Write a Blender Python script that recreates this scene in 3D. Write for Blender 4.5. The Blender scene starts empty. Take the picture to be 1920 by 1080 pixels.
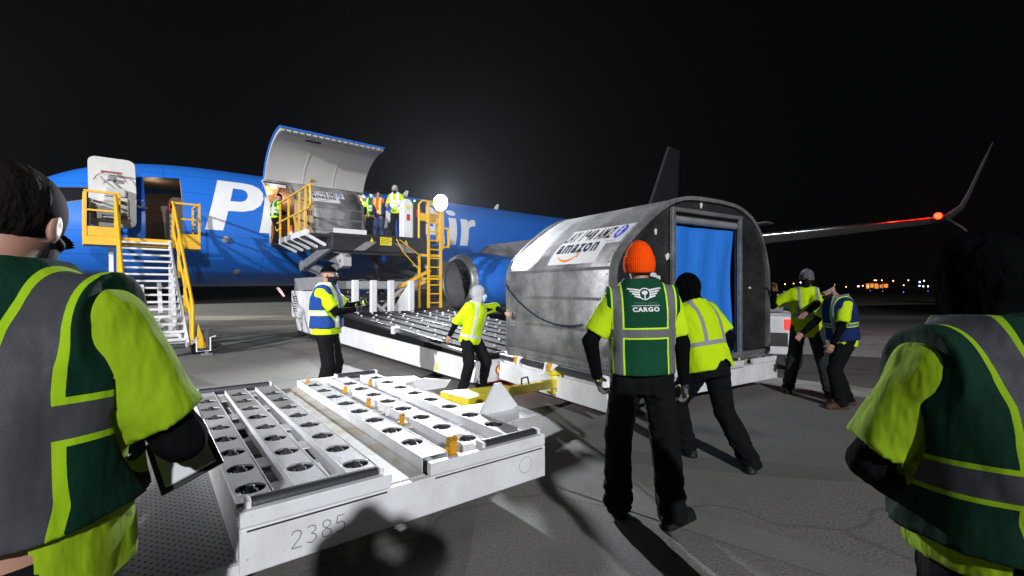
import bpy, bmesh, math, random
import numpy as np
from mathutils import Vector, Matrix
from mathutils.bvhtree import BVHTree
random.seed(7)
R = math.radians
scene = bpy.context.scene
COL = scene.collection

# ------------------------------------------------------------------ camera
CAM_H = 1.53
cam_d = bpy.data.cameras.new('camera')
cam = bpy.data.objects.new('camera', cam_d)
COL.objects.link(cam)
cam.location = (0, 0, CAM_H)
cam.rotation_euler = (R(90), 0, 0)
cam_d.sensor_width = 36.0
cam_d.lens = 870.0 / 1920 * 36
cam_d.clip_start = 0.05
cam_d.clip_end = 4000
scene.camera = cam

# ------------------------------------------------------------------ world: a clear night
world = bpy.data.worlds.new('World')
scene.world = world
world.use_nodes = True
wn = world.node_tree.nodes
wl = world.node_tree.links
sky = wn.new('ShaderNodeTexSky')
sky.sky_type = 'NISHITA'
sky.sun_disc = False
sky.sun_elevation = R(-4)
sky.sun_rotation = R(140)
bg = wn['Background']
bgn = wn.new('ShaderNodeBackground')
bgn.inputs[0].default_value = (0.0011, 0.0012, 0.0015, 1)
bgn.inputs[1].default_value = 1.0
wl.new(sky.outputs[0], bg.inputs[0])
bg.inputs[1].default_value = 0.004
addw = wn.new('ShaderNodeAddShader')
wl.new(bg.outputs[0], addw.inputs[0])
wl.new(bgn.outputs[0], addw.inputs[1])
wl.new(addw.outputs[0], wn['World Output'].inputs[0])

scene.view_settings.view_transform = 'Standard'
scene.view_settings.look = 'None'
scene.view_settings.exposure = 0.0
scene.view_settings.gamma = 1.0
try:
    scene.cycles.max_bounces = 6
    scene.cycles.use_adaptive_sampling = True
    scene.cycles.sample_clamp_indirect = 4.0
except Exception:
    pass

# ------------------------------------------------------------------ apron floodlights (on masts behind the camera)
def spot(name, loc, target, power, color, angle, radius, blend=0.3):
    l = bpy.data.lights.new(name, 'SPOT')
    l.energy = power
    l.color = color
    l.spot_size = R(angle)
    l.spot_blend = blend
    l.shadow_soft_size = radius
    o = bpy.data.objects.new(name, l)
    o.location = loc
    o.rotation_euler = (Vector(target) - Vector(loc)).to_track_quat('-Z', 'Y').to_euler()
    COL.objects.link(o)
    return o
spot('mast_floodlight', (5.6, -16.0, 9.6), (0, 6, 0.5), 20000, (0.93, 0.96, 1.0), 80, 0.22)
spot('mast_floodlight', (-19.0, -20.0, 13.0), (-8, 32, 1.0), 84000, (0.95, 0.97, 1.0), 56, 0.35, 0.35)

spot('mast_floodlight', (-48.0, 22.0, 15.0), (6, 44, 0), 90000, (0.97, 0.96, 0.92), 62, 0.35)

# ------------------------------------------------------------------ helpers
def tag(o, label=None, cat=None, group=None, kind=None):
    if label: o['label'] = label
    if cat: o['category'] = cat
    if group: o['group'] = group
    if kind: o['kind'] = kind
    return o

def empty(name, loc=(0, 0, 0), rz=0.0, ry=0.0):
    o = bpy.data.objects.new(name, None)
    o.location = loc
    o.rotation_euler = (0, ry, rz)
    COL.objects.link(o)
    return o

def link_mesh(name, verts, faces, mat, parent=None, smooth=False, mats=None, fmat=None, bevel=0.0, attr=None):
    me = bpy.data.meshes.new(name)
    if isinstance(verts, np.ndarray):
        verts = verts.tolist()
    if isinstance(faces, np.ndarray):
        faces = faces.tolist()
    me.from_pydata(verts, [], faces)
    for m in (mats or [mat]):
        me.materials.append(m)
    if fmat is not None:
        me.polygons.foreach_set('material_index', list(fmat))
    if smooth:
        me.polygons.foreach_set('use_smooth', [True] * len(me.polygons))
    if attr is not None:
        a = me.attributes.new('rest', 'FLOAT_VECTOR', 'POINT')
        a.data.foreach_set('vector', np.asarray(attr, dtype=np.float32).ravel())
    me.update()
    o = bpy.data.objects.new(name, me)
    COL.objects.link(o)
    if parent is not None:
        o.parent = parent
    if bevel > 0:
        b = o.modifiers.new('bevel', 'BEVEL')
        b.width = bevel
        b.segments = 2
        b.limit_method = 'ANGLE'
        b.angle_limit = R(40)
    return o

class MB:
    """collects solids; build() links them as one mesh"""
    def __init__(s):
        s.v = []; s.f = []; s.m = []; s.cur = 0
    def add(s, vs, fs):
        n = len(s.v)
        s.v += [tuple(p) for p in vs]
        s.f += [tuple(i + n for i in f) for f in fs]
        s.m += [s.cur] * len(fs)
        return s
    def box(s, x0, x1, y0, y1, z0, z1, M=None):
        vs = [Vector((x, y, z)) for z in (z0, z1) for y in (y0, y1) for x in (x0, x1)]
        if M is not None: vs = [M @ v for v in vs]
        return s.add(vs, [(0, 2, 3, 1), (4, 5, 7, 6), (0, 1, 5, 4), (2, 6, 7, 3), (0, 4, 6, 2), (1, 3, 7, 5)])
    def bar(s, a, b, w, h=None, up=(0, 0, 1)):
        """rectangular bar from a to b, w wide, h high"""
        h = h or w
        a = Vector(a); b = Vector(b); d = b - a
        L = d.length; d.normalize()
        u = Vector(up)
        if abs(d.dot(u)) > 0.98: u = Vector((0, 1, 0))
        x = d.cross(u).normalized(); z = x.cross(d).normalized()
        M = Matrix((( x.x, d.x, z.x, a.x), (x.y, d.y, z.y, a.y), (x.z, d.z, z.z, a.z), (0, 0, 0, 1)))
        return s.box(-w / 2, w / 2, 0, L, -h / 2, h / 2, M)
    def tube(s, pts, r, n=10, caps=True):
        pts = [Vector(p) for p in pts]
        rs = r if isinstance(r, (list, tuple)) else [r] * len(pts)
        rings = []
        ref = None
        for i, p in enumerate(pts):
            d = (pts[min(i + 1, len(pts) - 1)] - pts[max(i - 1, 0)]).normalized()
            if ref is None:
                ref = Vector((0, 0, 1)) if abs(d.z) < 0.9 else Vector((1, 0, 0))
            x = (ref - d * ref.dot(d)).normalized()
            ref = x
            y = d.cross(x)
            rings.append([p + (x * math.cos(2 * math.pi * k / n) + y * math.sin(2 * math.pi * k / n)) * rs[i] for k in range(n)])
        vs = [v for ring in rings for v in ring]
        fs = []
        for i in range(len(pts) - 1):
            for k in range(n):
                a = i * n + k; b = i * n + (k + 1) % n
                fs.append((a, b, b + n, a + n))
        if caps:
            fs.append(tuple(range(n - 1, -1, -1)))
            fs.append(tuple(range((len(pts) - 1) * n, len(pts) * n)))
        return s.add(vs, fs)
    def cyl(s, a, b, r, n=20, r2=None):
        return s.tube([a, b], [r, r if r2 is None else r2], n)
    def prism(s, poly, o, ux, uy, un, t):
        """2-D polygon swept along un by t"""
        o = Vector(o); ux = Vector(ux); uy = Vector(uy); un = Vector(un)
        n = len(poly)
        vs = [o + ux * p[0] + uy * p[1] for p in poly] + [o + ux * p[0] + uy * p[1] + un * t for p in poly]
        fs = [tuple(range(n - 1, -1, -1)), tuple(range(n, 2 * n))] + [(i, (i + 1) % n, (i + 1) % n + n, i + n) for i in range(n)]
        return s.add(vs, fs)
    def lathe(s, prof, o, ax, n=32, close=False):
        """prof: list of (radius, distance along ax)"""
        o = Vector(o); ax = Vector(ax).normalized()
        ref = Vector((0, 0, 1)) if abs(ax.z) < 0.9 else Vector((1, 0, 0))
        x = (ref - ax * ref.dot(ax)).normalized(); y = ax.cross(x)
        vs = []
        for r, t in prof:
            for k in range(n):
                a = 2 * math.pi * k / n
                vs.append(o + ax * t + (x * math.cos(a) + y * math.sin(a)) * r)
        fs = []
        for i in range(len(prof) - 1):
            for k in range(n):
                a = i * n + k; b = i * n + (k + 1) % n
                fs.append((a, b, b + n, a + n))
        return s.add(vs, fs)
    def build(s, name, mat, parent=None, smooth=False, bevel=0.0, mats=None):
        return link_mesh(name, s.v, s.f, mat, parent, smooth, mats=mats, fmat=s.m if mats else None, bevel=bevel)

def dup(o, parent=None):
    """copy of a thing or part with copies of everything below it"""
    c = o.copy()
    COL.objects.link(c)
    if parent is not None: c.parent = parent
    for ch in list(o.children):
        dup(ch, c)
    return c

# ------------------------------------------------------------------ materials
def mk(name):
    m = bpy.data.materials.new(name)
    m.use_nodes = True
    nt = m.node_tree
    return m, nt, nt.nodes['Principled BSDF']

def mathn(nt, op, a, b=None, c=None):
    n = nt.nodes.new('ShaderNodeMath')
    n.operation = op
    for i, v in enumerate((a, b, c)):
        if v is None: continue
        if isinstance(v, (int, float)): n.inputs[i].default_value = v
        else: nt.links.new(v, n.inputs[i])
    return n.outputs[0]

def mixc(nt, fac, a, b):
    n = nt.nodes.new('ShaderNodeMix')
    n.data_type = 'RGBA'
    for i, v in ((0, fac), (6, a), (7, b)):
        if isinstance(v, (int, float)): n.inputs[i].default_value = v
        elif isinstance(v, (tuple, list)): n.inputs[i].default_value = (*v[:3], 1)
        else: nt.links.new(v, n.inputs[i])
    return n.outputs[2]

def coords(nt, kind='Object', scale=(1, 1, 1)):
    t = nt.nodes.new('ShaderNodeTexCoord')
    mp = nt.nodes.new('ShaderNodeMapping')
    mp.inputs['Scale'].default_value = scale
    nt.links.new(t.outputs[kind], mp.inputs[0])
    return mp.outputs[0]

def noise(nt, vec, scale, detail=3, rough=0.55):
    n = nt.nodes.new('ShaderNodeTexNoise')
    n.inputs['Scale'].default_value = scale
    n.inputs['Detail'].default_value = detail
    n.inputs['Roughness'].default_value = rough
    nt.links.new(vec, n.inputs['Vector'])
    return n.outputs[0]

def ramp(nt, fac, stops):
    n = nt.nodes.new('ShaderNodeValToRGB')
    cr = n.color_ramp
    while len(cr.elements) < len(stops): cr.elements.new(0.5)
    for e, (p, c) in zip(cr.elements, stops):
        e.position = p
        e.color = (*c[:3], 1) if isinstance(c, (tuple, list)) else (c, c, c, 1)
    nt.links.new(fac, n.inputs[0])
    return n.outputs[0]

def bump(nt, h, strength, dist, bsdf):
    b = nt.nodes.new('ShaderNodeBump')
    b.inputs['Strength'].default_value = strength
    b.inputs['Distance'].default_value = dist
    nt.links.new(h, b.inputs['Height'])
    nt.links.new(b.outputs[0], bsdf.inputs['Normal'])

def paint(name, col, rough=0.45, metal=0.0, dirt=0.25, dscale=3.0, dirtcol=None, bmp=0.0, bscale=60, spec=0.5, gr=0.12):
    m, nt, b = mk(name)
    v = coords(nt)
    n1 = noise(nt, v, dscale, 6, 0.65)
    f = ramp(nt, n1, [(0.42, 0.0), (0.75, 1.0)])
    dc = dirtcol or tuple(c * 0.45 for c in col)
    ff = mathn(nt, 'MULTIPLY', f, dirt)
    n2 = noise(nt, v, 240, 2)
    c2 = mixc(nt, mathn(nt, 'MULTIPLY', n2, gr), mixc(nt, ff, col, dc), (0, 0, 0))
    nt.links.new(c2, b.inputs['Base Color'])
    r = mathn(nt, 'ADD', mathn(nt, 'MULTIPLY', n1, 0.3), rough - 0.15)
    nt.links.new(r, b.inputs['Roughness'])
    b.inputs['Metallic'].default_value = metal
    b.inputs['Specular IOR Level'].default_value = spec
    if bmp > 0:
        bump(nt, noise(nt, v, bscale, 4), bmp, 0.01, b)
    return m

def emit(name, col, strength):
    m, nt, b = mk(name)
    b.inputs['Base Color'].default_value = (*col, 1)
    b.inputs['Emission Color'].default_value = (*col, 1)
    b.inputs['Emission Strength'].default_value = strength
    return m

def attr_rest(nt):
    a = nt.nodes.new('ShaderNodeAttribute')
    a.attribute_name = 'rest'
    s = nt.nodes.new('ShaderNodeSeparateXYZ')
    nt.links.new(a.outputs['Vector'], s.inputs[0])
    return a.outputs['Vector'], s.outputs[0], s.outputs[1], s.outputs[2]

def fabric(name, col, rough=0.85, fold=0.5, weave=900, fscale=9.0, glow=None, sheen=0.0, spec=0.2):
    m, nt, b = mk(name)
    v = coords(nt)
    n1 = noise(nt, v, 5, 4)
    nt.links.new(mixc(nt, mathn(nt, 'MULTIPLY', n1, 0.35), col, tuple(c * 0.6 for c in col)), b.inputs['Base Color'])
    b.inputs['Roughness'].default_value = rough
    b.inputs['Specular IOR Level'].default_value = spec
    hs = mathn(nt, 'ADD', noise(nt, coords(nt, scale=(1, 1, 0.45)), fscale, 3, 0.5), mathn(nt, 'MULTIPLY', noise(nt, v, weave, 1), 0.02))
    bump(nt, hs, fold, 0.06, b)
    return m

def vest_mat(name, base, grey=(0.17, 0.17, 0.18), edge=(0.5, 0.82, 0.02), c=0.17, g=0.03, e=0.012, bands=(0.24,), silver=False, vmin=-9.0, fold=0.45, mesh=True, front=False):
    """cloth with reflective tape: rest = (across, depth, height above the hip)"""
    m, nt, b = mk(name)
    vec, u, w, h = attr_rest(nt)
    au = mathn(nt, 'ABSOLUTE', u)
    d = mathn(nt, 'ABSOLUTE', mathn(nt, 'SUBTRACT', au, c)) if c else mathn(nt, 'ADD', mathn(nt, 'MULTIPLY', au, 0), 9.0)
    if vmin > -5:
        # below vmin there is no vertical tape
        low = mathn(nt, 'LESS_THAN', h, vmin)
        d = mathn(nt, 'ADD', d, low)
    for hb in bands:
        d = mathn(nt, 'MINIMUM', d, mathn(nt, 'ABSOLUTE', mathn(nt, 'SUBTRACT', h, hb)))
    is_g = mathn(nt, 'LESS_THAN', d, g)
    is_e = mathn(nt, 'LESS_THAN', d, g + e)
    v = coords(nt)
    n1 = noise(nt, v, 4, 4)
    bc = mixc(nt, mathn(nt, 'MULTIPLY', n1, 0.4), base, tuple(x * 0.55 for x in base))
    if mesh:
        vo = nt.nodes.new('ShaderNodeTexVoronoi')
        vo.inputs['Scale'].default_value = 175
        nt.links.new(vec, vo.inputs['Vector'])
        bc = mixc(nt, ramp(nt, vo.outputs['Distance'], [(0.15, 1.0), (0.45, 0.0)]), bc, tuple(x * 0.5 for x in base))
    col = mixc(nt, is_g, mixc(nt, is_e, bc, edge), grey)
    nt.links.new(col, b.inputs['Base Color'])
    ro = mathn(nt, 'SUBTRACT', 0.85, mathn(nt, 'MULTIPLY', is_g, 0.35))
    nt.links.new(ro, b.inputs['Roughness'])
    b.inputs['Specular IOR Level'].default_value = 0.12
    if silver:
        nt.links.new(mathn(nt, 'MULTIPLY', is_g, 0.35), b.inputs['Metallic'])
    hs = mathn(nt, 'ADD', noise(nt, coords(nt, scale=(1, 1, 0.4)), 8, 3, 0.5), mathn(nt, 'MULTIPLY', noise(nt, v, 500, 1), 0.03))
    hs = mathn(nt, 'ADD', hs, mathn(nt, 'MULTIPLY', is_e, 0.04))
    bump(nt, hs, fold, 0.06, b)
    return m

M = {}
M['white'] = paint('white_paint', (0.72, 0.72, 0.74), 0.42, dirt=0.35, dscale=2.5, dirtcol=(0.33, 0.30, 0.26), bmp=0.04)
def worn_white(name, col, wear=1.0, grit=0.0):
    m, nt, b = mk(name)
    v = coords(nt)
    n1 = noise(nt, v, 3.5, 6, 0.65)
    c = mixc(nt, mathn(nt, 'MULTIPLY', ramp(nt, n1, [(0.42, 0.0), (0.75, 1.0)]), 0.45 * wear), col, (0.36, 0.32, 0.26))
    rs = noise(nt, coords(nt, scale=(1, 1, 2.5)), 7.5, 6, 0.8)
    c = mixc(nt, mathn(nt, 'MULTIPLY', ramp(nt, rs, [(0.66, 0.0), (0.72, 1.0)]), 0.6 * wear), c, (0.20, 0.10, 0.045))
    sc = noise(nt, coords(nt, scale=(2, 2, 26)), 9, 4, 0.8)
    c = mixc(nt, mathn(nt, 'MULTIPLY', ramp(nt, sc, [(0.66, 0.0), (0.70, 1.0)]), 0.5 * wear), c, (0.12, 0.12, 0.12))
    ch = noise(nt, v, 45, 3, 0.6)
    c = mixc(nt, mathn(nt, 'MULTIPLY', ramp(nt, ch, [(0.70, 0.0), (0.73, 1.0)]), 0.7 * wear), c, (0.08, 0.07, 0.06))
    c = mixc(nt, mathn(nt, 'MULTIPLY', noise(nt, v, 240, 2), 0.12 + grit), c, (0.0, 0.0, 0.0))
    nt.links.new(c, b.inputs['Base Color'])
    nt.links.new(mathn(nt, 'ADD', mathn(nt, 'MULTIPLY', n1, 0.3), 0.36), b.inputs['Roughness'])
    bump(nt, noise(nt, v, 160 if grit else 70, 3), 0.08 + grit * 1.2, 0.01, b)
    return m
M['dolly_white'] = worn_white('dolly_white_paint', (0.74, 0.74, 0.76))
M['grit'] = worn_white('grey_antislip_paint', (0.42, 0.42, 0.43), 1.2, 0.35)
M['plane_white'] = paint('letter_white', (0.80, 0.80, 0.82), 0.4, dirt=0.2, dirtcol=(0.42, 0.43, 0.45))
M['greyframe'] = paint('grey_steel', (0.22, 0.22, 0.23), 0.5, dirt=0.5)
M['dark'] = paint('black_paint', (0.016, 0.016, 0.018), 0.45, dirt=0.3, dirtcol=(0.05, 0.05, 0.05))
M['rubber'] = paint('black_rubber', (0.018, 0.018, 0.02), 0.7, dirt=0.5, dirtcol=(0.05, 0.047, 0.043), bmp=0.1)
M['yellow'] = paint('yellow_paint', (0.78, 0.44, 0.015), 0.42, dirt=0.45, dirtcol=(0.45, 0.25, 0.03), dscale=6)
M['lemon'] = paint('lemon_yellow_paint', (0.75, 0.62, 0.02), 0.4, dirt=0.5, dirtcol=(0.3, 0.22, 0.03), dscale=6)
M['amber'] = paint('ochre_latch', (0.62, 0.30, 0.01), 0.45, dirt=0.6, dirtcol=(0.2, 0.1, 0.02), dscale=20)
M['steel'] = paint('galvanised_steel', (0.42, 0.42, 0.43), 0.35, metal=0.9, dirt=0.6, dscale=15)
M['steel_dark'] = paint('worn_roller_steel', (0.10, 0.105, 0.12), 0.38, metal=0.7, dirt=0.6, dscale=12, dirtcol=(0.05, 0.05, 0.055), bmp=0.1)
M['chrome'] = paint('polished_metal', (0.62, 0.62, 0.64), 0.24, metal=1.0, dirt=0.2)
M['glass_dark'] = paint('dark_glass', (0.012, 0.013, 0.016), 0.2, dirt=0.0, spec=0.8)
M['cream'] = paint('cabin_liner', (0.62, 0.50, 0.38), 0.6, dirt=0.3)
M['brown'] = paint('cabin_wall_brown', (0.20, 0.17, 0.145), 0.6, dirt=0.2)
M['red'] = paint('red_paint', (0.5, 0.02, 0.015), 0.4, dirt=0.2)
M['orange_plastic'] = paint('orange_plastic', (0.75, 0.12, 0.02), 0.5, dirt=0.3)
M['black_ink'] = paint('black_ink', (0.012, 0.012, 0.014), 0.5, dirt=0)
M['navy_ink'] = paint('navy_ink', (0.012, 0.014, 0.045), 0.5, dirt=0)
M['orange_ink'] = paint('orange_ink', (0.85, 0.24, 0.015), 0.5, dirt=0)
M['blue_ink'] = paint('blue_ink', (0.02, 0.05, 0.62), 0.5, dirt=0)
M['sheet'] = paint('white_vinyl_sheet', (0.66, 0.66, 0.67), 0.5, dirt=0.15, dirtcol=(0.5, 0.5, 0.5))
M['cardboard'] = paint('cardboard', (0.42, 0.29, 0.18), 0.8, dirt=0.2)
M['skin'] = None

def plane_blue():
    m, nt, b = mk('fuselage_blue_paint')
    v = coords(nt)
    n1 = noise(nt, v, 0.9, 6, 0.7)
    n2 = noise(nt, coords(nt, scale=(0.35, 3, 3)), 2.5, 5, 0.6)
    c = mixc(nt, mathn(nt, 'MULTIPLY', n1, 0.35), (0.016, 0.155, 0.62), (0.01, 0.09, 0.42))
    c = mixc(nt, ramp(nt, n2, [(0.55, 0.0), (0.8, 0.25)]), c, (0.05, 0.09, 0.2))
    # skin joints: thin darker lines at frames
    sx = nt.nodes.new('ShaderNodeSeparateXYZ')
    nt.links.new(v, sx.inputs[0])
    fr = mathn(nt, 'FRACT', mathn(nt, 'DIVIDE', sx.outputs[0], 2.54))
    ln = mathn(nt, 'LESS_THAN', fr, 0.008)
    for zl in (2.42, 3.02, 4.30, 4.86):
        ln = mathn(nt, 'MAXIMUM', ln, mathn(nt, 'LESS_THAN', mathn(nt, 'ABSOLUTE', mathn(nt, 'SUBTRACT', sx.outputs[2], zl)), 0.008))
    rv = mathn(nt, 'MULTIPLY', mathn(nt, 'GREATER_THAN', mathn(nt, 'SINE', mathn(nt, 'MULTIPLY', sx.outputs[2], 125)), .86), mathn(nt, 'LESS_THAN', mathn(nt, 'ABSOLUTE', mathn(nt, 'SUBTRACT', mathn(nt, 'FRACT', mathn(nt, 'DIVIDE', sx.outputs[0], 1.27)), .02)), .006))
    ln = mathn(nt, 'MAXIMUM', ln, mathn(nt, 'MULTIPLY', rv, .6))
    c = mixc(nt, mathn(nt, 'MULTIPLY', ln, 0.5), c, (0.005, 0.03, 0.12))
    # grey belly
    zz = mathn(nt, 'SUBTRACT', sx.outputs[2], 1.98)
    bel = ramp(nt, mathn(nt, 'ADD', mathn(nt, 'MULTIPLY', zz, 3.0), 0.5), [(0.3, 1.0), (0.6, 0.0)])
    c = mixc(nt, mathn(nt, 'MULTIPLY', bel, 0.55), c, (0.025, 0.045, 0.11))
    nt.links.new(c, b.inputs['Base Color'])
    b.inputs['Roughness'].default_value = 0.36
    nt.links.new(mathn(nt, 'ADD', mathn(nt, 'MULTIPLY', n2, 0.25), 0.25), b.inputs['Roughness'])
    bump(nt, noise(nt, v, 1.6, 3), 0.12, 0.05, b)
    return m
M['blue'] = plane_blue()

def alu(name, col=(0.55, 0.55, 0.56), rough=0.33, metal=0.9):
    m, nt, b = mk(name)
    v = coords(nt)
    n1 = noise(nt, v, 2.2, 6, 0.7)
    n2 = noise(nt, coords(nt, scale=(1, 6, 1)), 22, 5, 0.75)
    vo = nt.nodes.new('ShaderNodeTexVoronoi')
    vo.inputs['Scale'].default_value = 26
    nt.links.new(v, vo.inputs['Vector'])
    dents = ramp(nt, vo.outputs['Distance'], [(0.0, 1.0), (0.12, 0.0)])
    nt.links.new(mixc(nt, ramp(nt, n1, [(0.38, 0.0), (0.66, 1.0)]), col, tuple(c * 0.42 for c in col)), b.inputs['Base Color'])
    b.inputs['Metallic'].default_value = metal
    r = mathn(nt, 'ADD', mathn(nt, 'MULTIPLY', ramp(nt, n2, [(0.35, 0.0), (0.7, 1.0)]), 0.32), rough - 0.08)
    sc_ = noise(nt, coords(nt, scale=(3, 30, 3)), 9, 4, 0.8)
    scr = ramp(nt, sc_, [(0.60, 0.0), (0.66, 1.0)])
    r = mathn(nt, 'ADD', r, mathn(nt, 'MULTIPLY', n1, 0.15))
    nt.links.new(r, b.inputs['Roughness'])
    h = mathn(nt, 'ADD', mathn(nt, 'MULTIPLY', noise(nt, v, 3.5, 4), 1.0), mathn(nt, 'MULTIPLY', dents, 0.06))
    h = mathn(nt, 'ADD', h, mathn(nt, 'MULTIPLY', n2, 0.07))
    h = mathn(nt, 'SUBTRACT', h, mathn(nt, 'MULTIPLY', scr, 0.03))
    bump(nt, h, 0.35, 0.03, b)
    return m
M['alu'] = alu('worn_aluminium_sheet', (0.50, 0.50, 0.51), 0.44, metal=0.80)
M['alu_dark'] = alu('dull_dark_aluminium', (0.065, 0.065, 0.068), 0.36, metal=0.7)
M['alu_edge'] = alu('aluminium_edge_rail', (0.32, 0.32, 0.32), 0.42, metal=.7)

def blue_tarp():
    m, nt, b = mk('blue_tarpaulin')
    v = coords(nt)
    n = noise(nt, coords(nt, scale=(4, 4, 0.6)), 3, 4)
    nt.links.new(mixc(nt, n, (0.02, 0.19, 0.70), (0.02, 0.165, 0.6)), b.inputs['Base Color'])
    b.inputs['Roughness'].default_value = 0.5
    bump(nt, mathn(nt, 'ADD', noise(nt, coords(nt, scale=(1.6, 1.6, .5)), 2.2, 2), mathn(nt, 'MULTIPLY', noise(nt, v, 9, 3), 0.12)), 0.6, 0.06, b)
    return m
M['tarp'] = blue_tarp()

def skin_mat():
    m, nt, b = mk('skin')
    vec, u, w, h = attr_rest(nt)
    # eyes and brows and lips drawn where a face has them (head coordinates)
    ex = mathn(nt, 'DIVIDE', mathn(nt, 'SUBTRACT', mathn(nt, 'ABSOLUTE', u), 0.033), 0.016)
    ez = mathn(nt, 'DIVIDE', mathn(nt, 'SUBTRACT', h, 0.008), 0.007)
    rr = mathn(nt, 'ADD', mathn(nt, 'MULTIPLY', ex, ex), mathn(nt, 'MULTIPLY', ez, ez))
    fr = mathn(nt, 'GREATER_THAN', w, 0.05)
    eye = mathn(nt, 'MULTIPLY', mathn(nt, 'LESS_THAN', rr, 1.0), fr)
    iris = mathn(nt, 'MULTIPLY', eye, mathn(nt, 'LESS_THAN', mathn(nt, 'ABSOLUTE', ex), 0.45))
    bz = mathn(nt, 'ABSOLUTE', mathn(nt, 'DIVIDE', mathn(nt, 'SUBTRACT', h, 0.028), 0.005))
    bx = mathn(nt, 'ABSOLUTE', mathn(nt, 'DIVIDE', mathn(nt, 'SUBTRACT', mathn(nt, 'ABSOLUTE', u), 0.034), 0.022))
    brow = mathn(nt, 'MULTIPLY', mathn(nt, 'MULTIPLY', mathn(nt, 'LESS_THAN', bz, 1), mathn(nt, 'LESS_THAN', bx, 1)), fr)
    n = noise(nt, coords(nt), 30, 4)
    c = mixc(nt, n, (0.40, 0.215, 0.15), (0.28, 0.14, 0.10))
    c = mixc(nt, mathn(nt, 'MULTIPLY', brow, 0.8), c, (0.04, 0.025, 0.02))
    c = mixc(nt, eye, c, (0.55, 0.52, 0.5))
    c = mixc(nt, iris, c, (0.02, 0.015, 0.01))
    nt.links.new(c, b.inputs['Base Color'])
    b.inputs['Roughness'].default_value = 0.5
    b.inputs['Subsurface Weight'].default_value = 0.0
    return m
M['skin'] = skin_mat()

LIME = (0.50, 0.72, 0.006)
M['lime'] = fabric('lime_hi_vis_cloth', LIME, 0.8, 0.45)
M['lime_worn'] = fabric('worn_lime_cloth', (0.23, 0.36, 0.005), 0.85, 0.6)  # lime cloth darkened in its colour, as shade on the near left man
M['black_cloth'] = fabric('black_cloth', (0.0042, 0.0042, 0.0046), 0.95, 0.8, 900, 12, spec=0.04)
M['black_knit'] = fabric('black_knit', (0.0030, 0.0030, 0.0034), 1.0, 0.9, 600, 14, spec=0.0)
M['trousers'] = fabric('black_trousers', (0.006, 0.006, 0.007), 0.9, 0.9, 900, 7, spec=0.1)
M['grey_trousers'] = fabric('charcoal_trousers', (0.022, 0.022, 0.024), 0.9, 0.8, 900, 7)
M['boots'] = fabric('black_boot_leather', (0.007, 0.007, 0.007), 0.6, 0.3, spec=0.3)
M['brown_boots'] = fabric('brown_boot_leather', (0.06, 0.03, 0.015), 0.6, 0.3)
M['grey_hood'] = fabric('grey_marl_hood', (0.32, 0.32, 0.34), 0.95, 0.8, 900, 12)
M['dark_grey_cap'] = fabric('dark_grey_cap', (0.10, 0.10, 0.11), 0.9, 0.3)
def glove_mat():
    m, nt, b = mk('black_and_lime_glove')
    n = noise(nt, coords(nt), 22, 2)
    c = mixc(nt, ramp(nt, n, [(0.50, 0.0), (0.53, 1.0)]), (0.012, 0.012, 0.013), (0.10, 0.11, 0.09))
    n2 = noise(nt, coords(nt), 13, 1)
    c = mixc(nt, ramp(nt, n2, [(0.60, 0.0), (0.62, 1.0)]), c, LIME)
    nt.links.new(c, b.inputs['Base Color']); b.inputs['Roughness'].default_value = 0.8
    return m
M['green_glove'] = glove_mat()
M['mask_black'] = fabric('black_mask', (0.006, 0.006, 0.008), 0.8, 0.2)
M['mask_blue'] = fabric('pale_blue_mask', (0.45, 0.62, 0.75), 0.8, 0.3)
M['mask_white'] = fabric('white_mask', (0.7, 0.7, 0.7), 0.8, 0.3)
M['blue_jeans'] = fabric('blue_jeans', (0.03, 0.045, 0.11), 0.9, 0.7)
M['hair'] = fabric('dark_brown_hair', (0.008, 0.006, 0.005), 0.8, 0.5, 300, 40, spec=.05)
M['navy_cloth'] = fabric('navy_jacket_cloth', (0.012, 0.018, 0.06), 0.85, 0.6)
M['white_cloth'] = fabric('light_jacket_cloth', (0.5, 0.52, 0.55), 0.85, 0.6)

def knit(name, col):
    m, nt, b = mk(name)
    vec, u, w, h = attr_rest(nt)
    ang = mathn(nt, 'ARCTAN2', u, w)
    rib = mathn(nt, 'SINE', mathn(nt, 'MULTIPLY', ang, 58))
    nt.links.new(mixc(nt, mathn(nt, 'ADD', mathn(nt, 'MULTIPLY', rib, 0.12), 0.2), col, tuple(c * 0.4 for c in col)), b.inputs['Base Color'])
    b.inputs['Roughness'].default_value = 0.95
    b.inputs['Specular IOR Level'].default_value = 0.05
    bump(nt, mathn(nt, 'ADD', mathn(nt, 'MULTIPLY', rib, 0.25), noise(nt, coords(nt), 14, 3)), 0.45, 0.012, b)
    return m
M['orange_knit'] = knit('orange_ribbed_knit', (1.0, 0.085, 0.004))
M['cap_black'] = fabric('smooth_black_cap_cloth', (0.005, 0.005, 0.006), 0.8, 0.12, 900, 5, spec=.1)
M['black_rib'] = knit('black_ribbed_knit', (0.006, 0.006, 0.007))

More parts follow.
